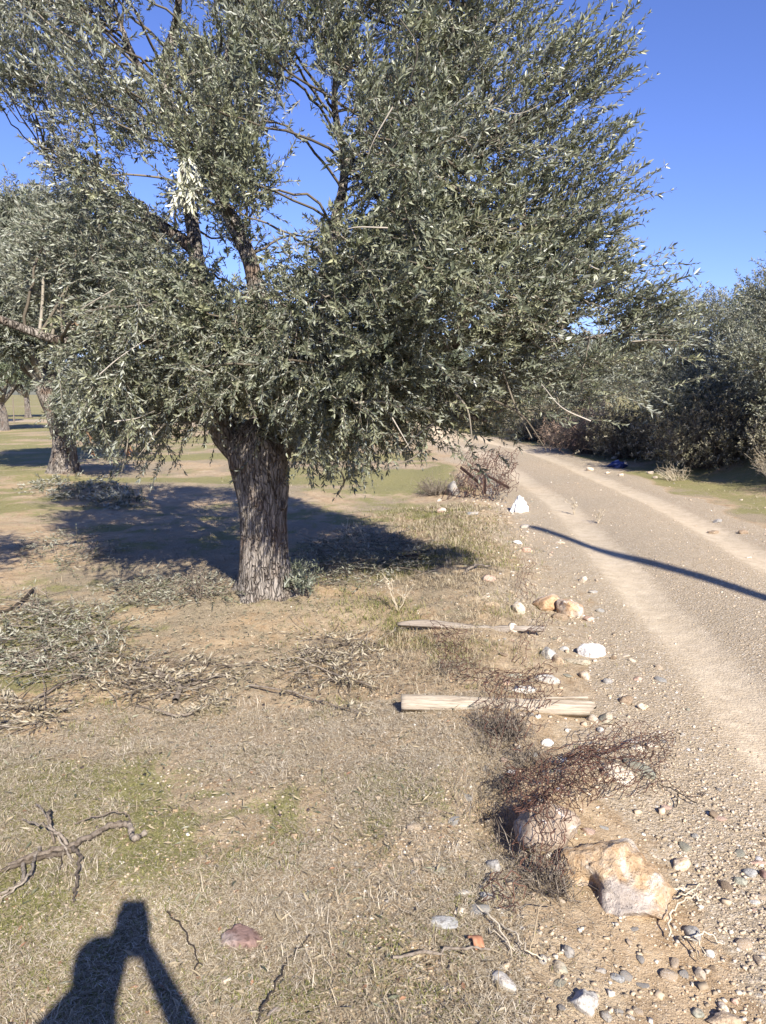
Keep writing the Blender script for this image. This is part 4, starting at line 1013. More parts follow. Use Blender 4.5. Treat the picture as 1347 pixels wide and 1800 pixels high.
# ------------------------------------------------------------------ timber
def plank():
    a, b_ = G(706, 1262), G(1043, 1270)
    L = (b_ - a).length; n = 40; w, th = .072, .036
    rng = np.random.RandomState(5); xs_ = np.linspace(0, L, n); V = []
    prof = [(-.5, -.5), (-.44, .5), (-.15, .5), (.15, .5), (.44, .5), (.5, -.5)]
    for i, x in enumerate(xs_):
        e = max(0, (x - .93 * L) / (.07 * L)); ww = w * (1 - .12 * e); 
        for y, z in prof: V.append((x + (0.012 * rng.normal() if i in (n - 1,) else 0), y * ww + rng.normal(0, .0007), z * th + .0035 * math.sin(x * 9) + rng.normal(0, .0006)))
    V = np.array(V); k = len(prof); i = np.arange(n - 1)[:, None] * k; j = np.arange(k)[None]; q = np.stack([i + j, i + (j + 1) % k, i + k + (j + 1) % k, i + k + j], -1).reshape(-1, 4)
    caps = np.array([np.arange(k)[::-1], (n - 1) * k + np.arange(k)])
    ang = math.atan2(b_.y - a.y, b_.x - a.x)
    loc = (a.x, a.y + .05, a.z + .052)
    root = empty('timber_plank', loc, 'pale weathered timber plank with a split right end, across the old fence line', 'plank')
    root.rotation_euler = (math.radians(40), math.atan2(a.z - b_.z, L) + .01, ang)
    mesh_np('board', V, [q, caps], M['plank'], root)
    # torn splinter along the right end
    S = np.array([(L * .70, .020, .021), (L * .985, .044, .024), (L * 1.0, .040, .030), (L * .70, .032, .021), (L * .99, .056, .020), (L * .985, .050, .034)])
    tb = [(smooth_path([(L * .72, .034, .020), (L * .86, .040, .024), (L * .985, .043, .029)], 6), np.linspace(.003, .007, 13))]
    mesh_np('splinter', *tubes(tb, 5), M['plank'], root)
    # thin grey board further up
    a, b_ = G(699, 1114), G(958, 1124); L = (b_ - a).length; V = []
    for i, x in enumerate(np.linspace(0, L, 36)):
        t = x / L; ww = .050 * min(1, .25 + t * 5) * (1 - .5 * max(0, t - .55)) * (1 + .25 * rng.normal() * (t > .5)); hh = .026 * (1 - .35 * t)
        for y, z in prof: V.append((x, y * ww + .010 * math.sin(t * 7), z * hh + .006 * math.sin(t * 9)))
    V = np.array(V); i = np.arange(35)[:, None] * k; q = np.stack([i + j, i + (j + 1) % k, i + k + (j + 1) % k, i + k + j], -1).reshape(-1, 4)
    o = mesh_np('timber_board', V, [q, np.array([np.arange(k)[::-1], 35 * k + np.arange(k)])], M['plank_grey'])
    o.location = (a.x, a.y + .02, a.z + .055); o.rotation_euler = (.5, math.atan2(a.z - b_.z, L), math.atan2(b_.y - a.y, b_.x - a.x))
    tag(o, 'thin splintered grey board lying in tall grass behind the pale plank', 'board')
plank()

# ------------------------------------------------------------------ branches and sticks on the ground
def gp(px, py, lift=.0):
    g = G(px, py); return np.array([g.x, g.y, g.z + lift])
def stick(name, lines, label, mat, cat='branch', wob=.003, seed=1, group=None, leaf=None, sides=7):
    """lines: list of (pixel polyline, r0, r1, lift)"""
    rng = np.random.RandomState(seed); paths = []
    for L_, r0, r1, lift in lines:
        P = [gp(x, y, max(r0, r1) * .8 + .012 + lift * math.sin(i / max(1, len(L_) - 1) * math.pi)) for i, (x, y) in enumerate(L_)]
        Q = smooth_path(P, 6, wob, rng); paths.append((Q, np.linspace(r0, r1, len(Q)) * (1 + .1 * rng.normal(0, 1, len(Q)))))
    base = Vector(paths[0][0][0]); V, F = tubes(paths, sides)
    o = mesh_np(name, V - np.array(base), F, M[mat], smooth=True); o.location = base; tag(o, label, cat, group)
    if leaf:
        m, n, L, W = leaf; Qs = np.vstack([p[len(p) // 3:] for p, r in paths]); k = rng.randint(0, len(Qs), n)
        (v, f), _ = shoots(Qs[k] - np.array(base) + rng.normal(0, .012, (n, 3)), rng.normal(0, 1, (n, 3)) * [1, 1, .25], .04, 6, L, W, rng, False, .1, 40, 3, 0)
        mesh_np('foliage', v, [f], M[m], o)
    return o
stick('fallen_branch', [([(15, 1532), (75, 1511), (122, 1502), (150, 1490), (185, 1469), (215, 1459), (228, 1460)], .0085, .0105, .01), ([(228, 1460), (232, 1475), (238, 1484), (256, 1473)], .0105, .009, .0),
      ([(5, 1540), (60, 1520), (110, 1512), (135, 1500)], .0065, .0075, .0), ([(118, 1500), (138, 1512), (142, 1535), (134, 1572), (131, 1595)], .007, .003, .02), ([(40, 1448), (72, 1478), (100, 1493), (130, 1500)], .003, .006, .05),
      ([(90, 1432), (88, 1465), (96, 1490)], .004, .004, .06), ([(70, 1498), (60, 1530), (52, 1560), (0, 1590)], .006, .003, .02), ([(40, 1520), (38, 1560), (-10, 1585)], .006, .004, .0), ([(110, 1508), (106, 1535)], .003, .002, .0),
      ([(130, 1455), (170, 1448), (215, 1443), (230, 1450)], .003, .003, .02), ([(65, 1420), (75, 1450), (92, 1480), (128, 1520)], .003, .004, .05)],
      'grey dead branch with a hooked end, lying at the left of the foreground', 'stick', seed=3)
stick('fallen_branch', [([(236, 1172), (262, 1186), (290, 1199), (308, 1211), (315, 1222), (309, 1240)], .012, .015, .01), ([(313, 1216), (335, 1210), (362, 1202)], .010, .005, .0)], 'short curved grey branch on bare earth in front of the trunk', 'stick', seed=4)
stick('fallen_branch', [([(270, 1255), (320, 1266), (348, 1257), (375, 1244), (405, 1232)], .006, .004, .01), ([(240, 1245), (290, 1258)], .003, .004, .0)], 'thin leafy twig curling across bare earth below the short curved branch', 'stick', seed=5, leaf=('leaf_dry', 70, .035, .004))
stick('fallen_branch', [([(0, 1172), (60, 1171), (110, 1170), (168, 1140)], .010, .006, .01), ([(60, 1236), (120, 1208), (180, 1188)], .009, .005, .01)], 'pair of long straight grey sticks in the pruned leaves at the left', 'stick', seed=6)
stick('fallen_branch', [([(440, 1210), (500, 1222), (560, 1240), (640, 1262)], .006, .003, .01), ([(560, 1180), (610, 1205), (665, 1215)], .007, .004, .02)], 'long thin twigs between the tree foot and the pale plank', 'stick', seed=7, leaf=('leaf_dry', 40, .03, .004))
stick('fallen_branch', [([(686, 985), (710, 988), (735, 983), (760, 968)], .010, .012, .03), ([(722, 986), (745, 992), (760, 985)], .007, .003, .03)], 'dark forked stick on the heap right of the trunk', 'black_stick', seed=8)
stick('fallen_branch', [([(452, 1805), (470, 1770), (487, 1738), (508, 1700), (528, 1672), (548, 1652)], .0026, .0016, .004)], 'thin black twig slanting up from the bottom edge', 'black_stick', seed=9)
stick('fallen_branch', [([(690, 1692), (760, 1686), (830, 1680), (862, 1678)], .0045, .003, .006)], 'straight thin grey stick below the triangular slab', 'stick', seed=10)
stick('fallen_branch', [([(815, 1012), (835, 1003), (862, 1000)], .012, .008, .02)], 'short pale stick on the verge with a cut end', 'stick', seed=11)
stick('fallen_branch', [([(295, 1610), (320, 1640), (345, 1680), (348, 1725)], .0028, .0015, .004)], 'short dark twig right of the photographer shadow', 'black_stick', seed=12)
stick('fallen_branch', [([(60, 1040), (30, 1072), (-5, 1082)], .012, .008, .01)], 'dark stick at the left edge beside the tree shadow', 'black_stick', seed=13)
stick('dry_weed', [([(1175, 1655), (1180, 1625), (1210, 1600), (1232, 1580)], .0035, .002, .03), ([(1200, 1662), (1240, 1660), (1270, 1668)], .003, .002, .02), ([(1196, 1655), (1215, 1675), (1232, 1700)], .0035, .002, .02), ([(1210, 1655), (1225, 1672), (1240, 1690)], .003, .002, .02), ([(1180, 1590), (1215, 1580), (1240, 1560)], .003, .002, .02), ([(1180, 1570), (1210, 1578), (1238, 1592)], .004, .003, .01)],
      'bleached dry stems arching over grey slabs right of the ochre boulder', 'pale_straw', 'plant', seed=14, sides=4)
stick('dry_weed', [([(880, 1632), (905, 1660), (930, 1690), (960, 1700)], .003, .002, .02), ([(838, 1600), (870, 1640), (905, 1680)], .003, .002, .02), ([(930, 1690), (950, 1640), (975, 1600)], .002, .0015, .06), ([(860, 1640), (890, 1668), (900, 1690)], .0025, .0015, .01)],
      'bleached dry stems in the hollow left of the ochre boulder', 'pale_straw', 'plant', seed=15, sides=4)
stick('fallen_branch', [([(1225, 1418), (1190, 1402), (1160, 1385)], .0025, .002, .01), ([(1190, 1402), (1189, 1424)], .0025, .002, .0), ([(1225, 1400), (1245, 1397)], .002, .001, .0)], 'thin brown forked twig on bare earth right of the rusty wire', 'black_stick', seed=16, sides=4)
# wood chip
o = mesh_np('wood_chip', rock_shape(610, 2, 8, .05)[0] * [.036, .009, .006], [ico(2)[1]], M['plank_grey']); g = G(491, 1776); o.location = (g.x, g.y, g.z + .006); o.rotation_euler = (.1, 0, .75)
tag(o, 'pale grey wood chip near the bottom edge, right of the black twig', 'wood chip')

# tall dry weeds
def weed(px, py, hgt, label, seed, n=5, spread=.10, mat='pale_straw', heads=True, lean=0.):
    rng = np.random.RandomState(seed); g = G(px, py); paths = []; hp = []
    for k in range(n):
        a = rng.uniform(0, 6.3); t = np.array([math.cos(a) * spread * rng.uniform(.3, 1) + lean, math.sin(a) * spread * rng.uniform(.3, 1), hgt * rng.uniform(.6, 1)])
        Q = smooth_path([np.zeros(3), t * .5 + rng.normal(0, .012, 3), t], 6, .003, rng); paths.append((Q, np.linspace(.0035, .0018, len(Q)))); hp.append(t)
        for _ in range(3):
            s = Q[rng.randint(5, len(Q))]; e = s + np.array([rng.normal(0, .05), rng.normal(0, .05), rng.uniform(.03, .09)]); paths.append((smooth_path([s, e], 3), np.linspace(.002, .0012, 3))); hp.append(e)
    o = mesh_np('dry_weed', *tubes(paths, 4), M[mat]); o.location = g; tag(o, label, 'plant')
    if heads:
        hp = np.array(hp); (v, f), _ = shoots(hp, rng.normal(0, .6, hp.shape) + [0, 0, .5], .015, 8, .018, .0035, rng, False, 0, 55, 3, 0)
        mesh_np('seed_head', v, [f], M[mat], o)
for px, py, r, h, n, sd, lab in [(850, 1276, .11, .12, 80, 76, 'grey dry weeds against the pale plank, left of its middle'), (893, 1296, .14, .15, 130, 78, 'tallest grey tangle of dry weeds in front of the middle of the pale plank'), (930, 1335, .12, .10, 80, 79, 'low grey dry weeds left of the cream boulder'),
                                 (905, 1380, .10, .09, 60, 80, 'low grey dry weeds above the reddish grey boulder'), (790, 1180, .12, .09, 60, 81, 'low grey dry weeds between the thin grey board and the pale plank')]:
    twiggy('dry_weed', tuple(gp(px, py)[:2]), r, h, lab, sd, n, 'stick', None, 'plant', .0018)
twiggy('dry_weed', tuple(gp(965, 1560)[:2]), .13, .12, 'dry weeds in the dark hollow left of the ochre boulder', 77, 110, 'stick', None, 'plant', .002)
weed(352, 1056, .24, 'dry branching thistle in front of the tree shadow, left of the trunk', 1, 6, .10, 'stick')
weed(640, 975, .34, 'tall thin dry stalk in the shade right of the trunk', 2, 3, .12, lean=-.10)
weed(700, 1075, .26, 'dry weed in the grass right of the trunk foot', 3, 4, .10)
weed(1010, 905, .14, 'small dry weed at the left edge of the track beside the white bag', 4, 4, .05)
weed(1050, 920, .10, 'small grey weed on the left wheel track edge', 5, 4, .07)

# ------------------------------------------------------------------ rusty wire mesh
def wire_mesh(name, origin, ux, uy, nx_, ny_, cell, label, seed, crump=.06, lift=.05, r=.0013, drop=0., layers=1, tail=()):
    """old hexagon netting, crumpled: ux, uy span the sheet"""
    rng = np.random.RandomState(seed); O = np.array(origin, float); ux, uy = np.array(ux, float), np.array(uy, float); paths = []
    Lx, Ly = np.linalg.norm(ux), np.linalg.norm(uy)
    for ly in range(layers):
        sh = rng.normal(0, .03, 3) * (ly > 0); s0 = rng.uniform(0, 99); shrink = rng.uniform(.7, 1.0) if ly else 1
        def pos(u, v):
            x = u * nx_; y = v * ny_
            p = O + sh + ux * (.5 + (u - .5) * shrink) + uy * (.5 + (v - .5) * shrink)
            a = np.array([fbm(x * .24 + s0, y * .24, 3, seed) - .5, fbm(x * .24 + 31 + s0, y * .24 + 7, 3, seed + 1) - .5, fbm(x * .22 + 61 + s0, y * .22 + 3, 3, seed + 2) - .42]).ravel()
            p = p + a * np.array([crump * 1.8, crump * 1.8, crump * 2.6])
            b = rng.normal(0, cell * .10, 3)
            g = gz1(p[0], p[1]); p = p + b; p[2] = max(p[2], g + .004) if p[2] < g + lift * 3 else p[2]
            return p
        P = {}
        for i in range(nx_ + 1):
            for j in range(ny_ + 1):
                P[i, j] = pos((i + .25 * (1 if (j % 2) else -1)) / nx_, j / ny_)
        for i in range(nx_ + 1):
            for j in range(ny_ + 1):
                if rng.uniform() < drop: continue
                if j < ny_:
                    if (i + j) % 2 == 0: paths.append([P[i, j], P[i, j + 1]])
                    elif i < nx_: paths.append([P[i, j], P[i, j + 1]])
                if i < nx_ and (i + j) % 2 == 0: paths.append([P[i, j], P[i + 1, j]])
    out = []
    for a, b in paths:
        m = (a + b) / 2 + rng.normal(0, cell * .10, 3); out.append((np.array([a, m, b]), r))
    for t in tail: out.append((smooth_path([np.array(q) for q in t], 6, .004, rng), r * 1.2))
    V, F = tubes(out, 3); c = O + ux / 2 + uy / 2; c[2] = gz1(c[0], c[1])
    o = mesh_np(name, V - c, F, M['rust']); o.location = c; return tag(o, label, 'wire mesh', 'rusted chicken wire')
def span(px, py, px2, py2, lift=0, lift2=0):
    a, b = gp(px, py, lift), gp(px2, py2, lift2); return b - a
# over the boulders: a broad crumpled sheet
o1 = gp(905, 1535, .15); wire_mesh('rusty_wire_mesh', o1, gp(1110, 1470, .19) - o1, gp(885, 1415, .14) - o1, 17, 12, .03, 'crumpled rusty netting draped over the reddish grey boulder', 1, .05, .02, layers=3, drop=.06)
o1 = gp(985, 1430, .14); wire_mesh('rusty_wire_mesh', o1, gp(1155, 1395, .06) - o1, gp(1050, 1320, .10) - o1, 11, 10, .028, 'dense rusty wire tangle over the cream boulder', 2, .05, .02, layers=3, drop=.05,
          tail=[[gp(1125, 1405, .10), gp(1180, 1390, .03), gp(1215, 1405, .01), gp(1240, 1397, .008)]])
o1 = gp(900, 1545, .01); wire_mesh('rusty_wire_mesh', o1, gp(985, 1570, .06) - o1, gp(925, 1450, .10) - o1, 7, 9, .028, 'dark rusty wire hanging into the hollow left of the boulders', 3, .06, .02, layers=2, drop=.1)
o1 = gp(845, 1600, .01); wire_mesh('rusty_wire_mesh', o1, gp(900, 1620, .02) - o1, gp(870, 1550, .03) - o1, 5, 5, .026, 'small reddish wire scrap in grass by the grey standing stone', 4, .05, .01, r=.0017, drop=.04)
o1 = gp(840, 1262, .02); wire_mesh('rusty_wire_mesh', o1, gp(985, 1262, .05) - o1, gp(850, 1185, .03) - o1, 10, 9, .03, 'rusty netting lying across the middle of the pale plank', 5, .05, .045, layers=2, r=.0017, drop=.04, tail=[[gp(960, 1330, .02), gp(1010, 1318, .03), gp(1060, 1322, .06), gp(1085, 1330, .08)]])
o1 = gp(850, 1330, .02); wire_mesh('rusty_wire_mesh', o1, gp(930, 1340, .05) - o1, gp(860, 1262, .03) - o1, 6, 7, .03, 'rusty netting in grey weeds just below the pale plank', 6, .06, .02, r=.0017, drop=.04)
o1 = gp(800, 1205, .01); wire_mesh('rusty_wire_mesh', o1, gp(860, 1215, .02) - o1, gp(768, 1120, .05) - o1, 4, 14, .03, 'narrow strip of rusty netting from the thin board to the pale plank', 7, .045, .02, layers=2, r=.0017, drop=.08)
o1 = gp(900, 1165, .01); wire_mesh('rusty_wire_mesh', o1, gp(925, 1172, .01) - o1, gp(950, 1100, .06) - o1, 3, 10, .03, 'short rusty netting strip at the right end of the thin board', 8, .045, .02, r=.0017, drop=.1)
o1 = gp(905, 1060, .01); wire_mesh('rusty_wire_mesh', o1, gp(935, 1065, .02) - o1, gp(915, 1005, .12) - o1, 4, 8, .035, 'reddish wire scrap standing in grass beside the ochre rocks', 9, .05, .02, r=.0017, drop=.04)
o1 = gp(785, 880, .02); wire_mesh('rusty_wire_mesh', o1, gp(905, 890, .08) - o1, gp(820, 835, .42) - o1, 20, 11, .06, 'big rusty wire tangle leaning on the iron bars beyond the white bag', 10, .14, .05, r=.0036, layers=3, drop=.05)
def bars():
    t = NT('rusty_iron'); t.col(t.ramp(t.noise(t.coord(), 40), [(.35, (.03, .02, .017)), (.65, (.085, .046, .035))])).set(Roughness=.85)
    D = G(850, 880).y
    def bar(p, q, w, h, label):
        a, b = np.array(p), np.array(q); T = b - a; L = np.linalg.norm(T)
        bm = bmesh.new()
        for (y0, y1, z0, z1) in ((-w / 2, w / 2, -h / 2, h / 2 * -.4), (-w / 2, -w / 2 + h * .35, -h / 2, w * .7)):   # angle iron
            vs = [bm.verts.new((x, y, z)) for x in (0, L) for y, z in ((y0, z0), (y1, z0), (y1, z1), (y0, z1))]
            for f in ((0, 1, 2, 3), (7, 6, 5, 4), (0, 4, 5, 1), (1, 5, 6, 2), (2, 6, 7, 3), (3, 7, 4, 0)): bm.faces.new([vs[i] for i in f])
        me = bpy.data.meshes.new('iron_bar'); bm.to_mesh(me); bm.free(); me.materials.append(t.m); o = obj('iron_bar', me, None, Vector(a)); o.rotation_euler = Vector(T).to_track_quat('X', 'Z').to_euler()
        tag(o, label, 'iron bar')
    bar(at(811, 822, D + .3), at(845, 850, D - .05), .040, .028, 'dark iron bar leaning left out of the rusty wire tangle')
    bar(at(852, 868, D + .1), at(852, 832, D + .15), .042, .03, 'upright rusty iron bar in the middle of the wire tangle')
    bar(at(826, 820, D + .5), at(896, 858, D + .1), .03, .022, 'long rusty iron bar sloping right along the top of the tangle')
bars()
# thin pale stick and stakes
twiggy('brush_heap', tuple(gp(768, 868)[:2]), .42, .26, 'grey heap of bare cut twigs beside the rusty wire tangle', 75, 150, 'stick', None, 'brushwood', .004)

# ------------------------------------------------------------------ pruned olive brush on the ground
def brush(px0, py0, px1, py1, n, label, seed, mat='leaf_cut', h=.10, L=.038, W=.0045, nst=60, group='heaps of pruned olive brush', upz=.25, lenr=(.12, .28)):
    rng = np.random.RandomState(seed); c = G((px0 + px1) / 2, (py0 + py1) / 2); C = np.array(c); root = empty('brush_heap', c, label, 'brushwood', group)
    O = []
    while len(O) < n:
        u, v = rng.uniform(-1, 1), rng.uniform(-1, 1)
        if u * u + v * v > rng.uniform(.3, 1.0): continue
        p = gp((px0 + px1) / 2 + u * (px1 - px0) / 2, (py0 + py1) / 2 + v * (py1 - py0) / 2); p[2] += h * (1 - .8 * (u * u + v * v)) * rng.uniform(0, 1) + .008; O.append(p - C)
    O = np.array(O); d = rng.normal(0, 1, O.shape) * [1, 1, .18] + [0, 0, upz * .3]
    (v, f), tw = shoots(O, d, rng.uniform(*lenr, n), 12, L, W, rng, False, .12, 28, 3, .0022)
    mesh_np('foliage', v, [f], M[mat], root)
    paths = []
    for k in range(int(nst * .7)):
        p = O[rng.randint(n)]; a = rng.uniform(0, 6.3); e = p + np.array([math.cos(a), math.sin(a), rng.uniform(-.05, .25)]) * rng.uniform(.10, .34); m = (p + e) / 2 + rng.normal(0, .025, 3)
        for q in (e, m): q[2] = max(q[2], gz1(q[0] + C[0], q[1] + C[1]) - C[2] + .005)
        paths.append((smooth_path([p, m, e], 4), np.linspace(.003, .0013, 9)))
    vv, ff = join([tubes(paths, 4), tw]); mesh_np('stem', vv, ff, M['stick'], root)['kind'] = 'stuff'
brush(-70, 1040, 240, 1215, 360, 'broad heap of grey green olive cuttings at the left edge', 1, h=.09, nst=260)
brush(170, 1010, 420, 1075, 230, 'band of silvery cuttings along the near edge of the tree shadow', 2, h=.05, nst=90)
brush(505, 930, 760, 1040, 380, 'dark heap of olive cuttings in the shade right of the trunk', 3, 'leaf_cut', .16, nst=80)
brush(120, 1150, 440, 1235, 150, 'straw coloured cuttings around the short curved branch', 4, 'leaf_dry', .035, nst=130)
brush(40, 840, 230, 885, 120, 'far heap of cuttings below the leaning olive', 5, h=.14, L=.075, W=.012, nst=30)
brush(150, 870, 260, 900, 70, 'small grey heap of cuttings at the far edge of the tree shadow', 6, h=.12, L=.075, W=.012, nst=25)
brush(480, 1110, 700, 1230, 120, 'thin scatter of dry cuttings between the trunk and the pale plank', 7, 'leaf_dry', .03, nst=120)
brush(20, 930, 230, 1010, 120, 'grey cuttings inside the left part of the tree shadow', 8, h=.09, nst=40)
brush(-30, 1235, 120, 1290, 50, 'few grey cuttings on bare earth at the left edge', 9, 'leaf_dry', .03, nst=25)

# ------------------------------------------------------------------ scattered ground cover (uncountable)
def sample(n, rng, y0=1.45, y1=12, marg=1.3, pw=1.0):
    # more where it lies nearer, as far as one could tell blades apart
    u = rng.uniform(0, 1, n); y = 1 / ((1 - u) / y0 ** pw + u / y1 ** pw) ** (1 / pw)
    x = rng.uniform(-1, 1, n) * (.50 * y * marg + .25); return x, y
def blades(name, n, rng, accept, lmin, lmax, w, flat, mat, pw=1.0, y1=12, clump=0, area=None):
    x, y = sample(n, rng, y1=y1, pw=pw)
    if area: x, y = rng.uniform(area[0], area[1], n), rng.uniform(area[2], area[3], n)
    if clump:
        k = max(1, n // clump); x = np.repeat(x[:k], clump); y = np.repeat(y[:k], clump)
    d = road_d(x, y); mk = masks(x, y, d); p = accept(x, y, d, mk); ok = rng.uniform(0, 1, len(x)) < p; x, y = x[ok], y[ok]
    if clump: x = x + rng.normal(0, .016, len(x)) * (1 + y * .1); y = y + rng.normal(0, .016, len(y)) * (1 + y * .1)
    z = gz(x, y); m = len(x); L = rng.uniform(lmin, lmax, m) * rng.uniform(.6, 1.1, m)
    ww = w * np.maximum(1, y / 4.0) * rng.uniform(.7, 1.3, m); a = rng.uniform(0, 2 * np.pi, m); e = np.abs(rng.normal(flat[0], flat[1], m))
    hd = np.stack([np.cos(a), np.sin(a), 0 * a], 1); sd = np.stack([-np.sin(a), np.cos(a), 0 * a], 1); zz = np.array([[0, 0, 1.]])
    b = np.stack([x, y, z + rng.uniform(0, .012, m)], 1)
    mid = b + (hd * np.cos(e)[:, None] + zz * np.sin(e)[:, None]) * (L * .55)[:, None]; e2 = e * rng.uniform(-.2, .7, m)
    tip = mid + (hd * np.cos(e2)[:, None] + zz * np.sin(e2)[:, None]) * (L * .45)[:, None]
    tip[:, 2] = np.maximum(tip[:, 2], z + .003)
    s = sd * ww[:, None] / 2
    V = np.stack([b - s, b + s, mid + s * .8, mid - s * .8, tip], 1).reshape(-1, 3); k = np.arange(m)[:, None] * 5
    print(name, m)
    return stuff(mesh_np(name, V, [k + np.array([[0, 1, 2, 3]]), k + np.array([[3, 2, 4]])], mat))
rg = np.random.RandomState(99)
verge_band = lambda d, y: gauss(d, -2.35, .5)
near_lawn = lambda x, y, d: (1 - sst(2.7, 3.3, y)) * (d < -1.9)
calm = lambda x, y, d: 1 - (1 - sst(3.0, 3.8, y)) * (d < -2.0)
blades('dry_grass', 230000, rg, lambda x, y, d, m: np.clip(m['straw'] * .9 + .25 * (d < -2.2) + .6 * verge_band(d, y), 0, 1) * (np.abs(d) > 1.6), .008, .038, .0015, (.08, .15), M['straw'])
blades('straw', 17000, rg, lambda x, y, d, m: np.clip(m['straw'] * 1.0, 0, 1) * (np.abs(d) > 1.8) * (fbm(x * 3, y * 3, 3, 7) > .5), .025, .075, .0015, (.10, .18), M['straw'], clump=9)
blades('dry_bits', 290000, rg, lambda x, y, d, m: np.clip((fbm(x * 2.4, y * 2.4, 3, 29) - .36) * 4.5, .06, 1) * (d < -1.85), .006, .030, .0013, (.10, .30), M['chaff'], area=(-1.9, .7, 1.35, 3.5))
blades('green_grass', 210000, rg, lambda x, y, d, m: np.clip(m['moss'] * .9, 0, 1) * (np.abs(d) > 1.5), .006, .022, .0019, (.5, .4), M['green'], clump=5)
blades('green_tufts', 76000, rg, lambda x, y, d, m: np.clip(.95 * gauss(d, -2.3, .55) * sst(3.6, 4.6, y) * (fbm(x * 2.2, y * 2.2, 2, 8) > .42) * (1 - .75 * sst(6.2, 8, y)), 0, 1), .02, .075, .0022, (.85, .35), M['green'], clump=11, area=(-.7, 1.5, 3.5, 10))
blades('tall_dry_grass', 72000, rg, lambda x, y, d, m: np.clip(1.0 * gauss(d, -2.25, .55) * sst(3.2, 4.2, y) * (fbm(x * 2.5, y * 2.5, 2, 18) > .36), 0, 1),   .025, .10, .0019, (.6, .4), M['straw'], clump=10, area=(-.8, 1.5, 3.2, 10))
blades('tussock', 70000, rg, lambda x, y, d, m: np.clip((fbm(x * 5, y * 5, 2, 37) - .64) * 12, 0, 1) * (d < -1.9), .02, .07, .0013, (.35, .4), M['chaff'], clump=22, area=(-1.9, .7, 1.35, 3.6))
blades('dry_tufts', 15000, rg, lambda x, y, d, m: (fbm(x * 3.1, y * 3.1, 2, 19) > .66) * (d < -1.9) * 1.0, .03, .09, .0016, (.6, .4), M['straw'], clump=14, pw=.8, y1=6)
blades('weeds', 22000, rg, lambda x, y, d, m: .9 * (np.hypot((x - .52) / .20, (y - 3.12) / .30) < 1) + .8 * (np.hypot((x - .36) / .12, (y - 2.5) / .35) < 1), .06, .16, .0022, (.8, .4), M['stick'], clump=5, pw=.6, y1=4)
blades('far_grass', 40000, rg, lambda x, y, d, m: np.clip(m['straw'] * .8 + m['moss'] * .3, 0, 1) * (np.abs(d) > 1.6) * sst(5, 7, y), .03, .09, .0015, (.5, .4), M['straw'], clump=6, pw=.3, y1=30)
blades('green_sprigs', 30000, rg, lambda x, y, d, m: np.clip((fbm(x * 4, y * 4, 2, 57) - .63) * 12, 0, 1) * (d < -2.0), .012, .045, .0018, (.7, .35), M['green'], clump=12, area=(-1.9, .6, 1.35, 3.6))
# dry fallen leaves
def litter(n, accept, mat, L, W, name, pw=1.0, y1=10):
    x, y = sample(n, rg, y1=y1, pw=pw); d = road_d(x, y); ok = rg.uniform(0, 1, n) < accept(x, y, d); x, y = x[ok], y[ok]; m = len(x)
    b = np.stack([x, y, gz(x, y) + rg.uniform(.003, .016, m)], 1); a = rg.uniform(0, 6.3, m); dd = unit(np.stack([np.cos(a), np.sin(a), rg.normal(0, .25, m)], 1))
    nn = unit(rg.normal(0, .45, (m, 3)) + [0, 0, 1]); V, F = leaves_mesh(b, dd, nn, L * rg.uniform(.6, 1.2, m), W * rg.uniform(.7, 1.3, m), False, .3); print(name, m)
    stuff(mesh_np(name, V, [F], mat))
zone = lambda x, y: np.exp(-((y - 5.0) / 1.5) ** 2) * np.exp(-((x + 1.2) / 1.6) ** 2)
litter(45000, lambda x, y, d: (zone(x, y) * .9 + .07) * (d < -1.9), M['leaf_dry'], .040, .0036, 'fallen_leaves')
litter(20000, lambda x, y, d: (zone(x, y) * .8 + .03) * (d < -2), M['leaf_cut'], .042, .0036, 'withered_leaves')
litter(1100, lambda x, y, d: .35 * (d < -1.8) * (fbm(x * 1.2, y * 1.2, 2, 77) > .5), M['leaf_orange'], .024, .0045, 'rusty_leaves')
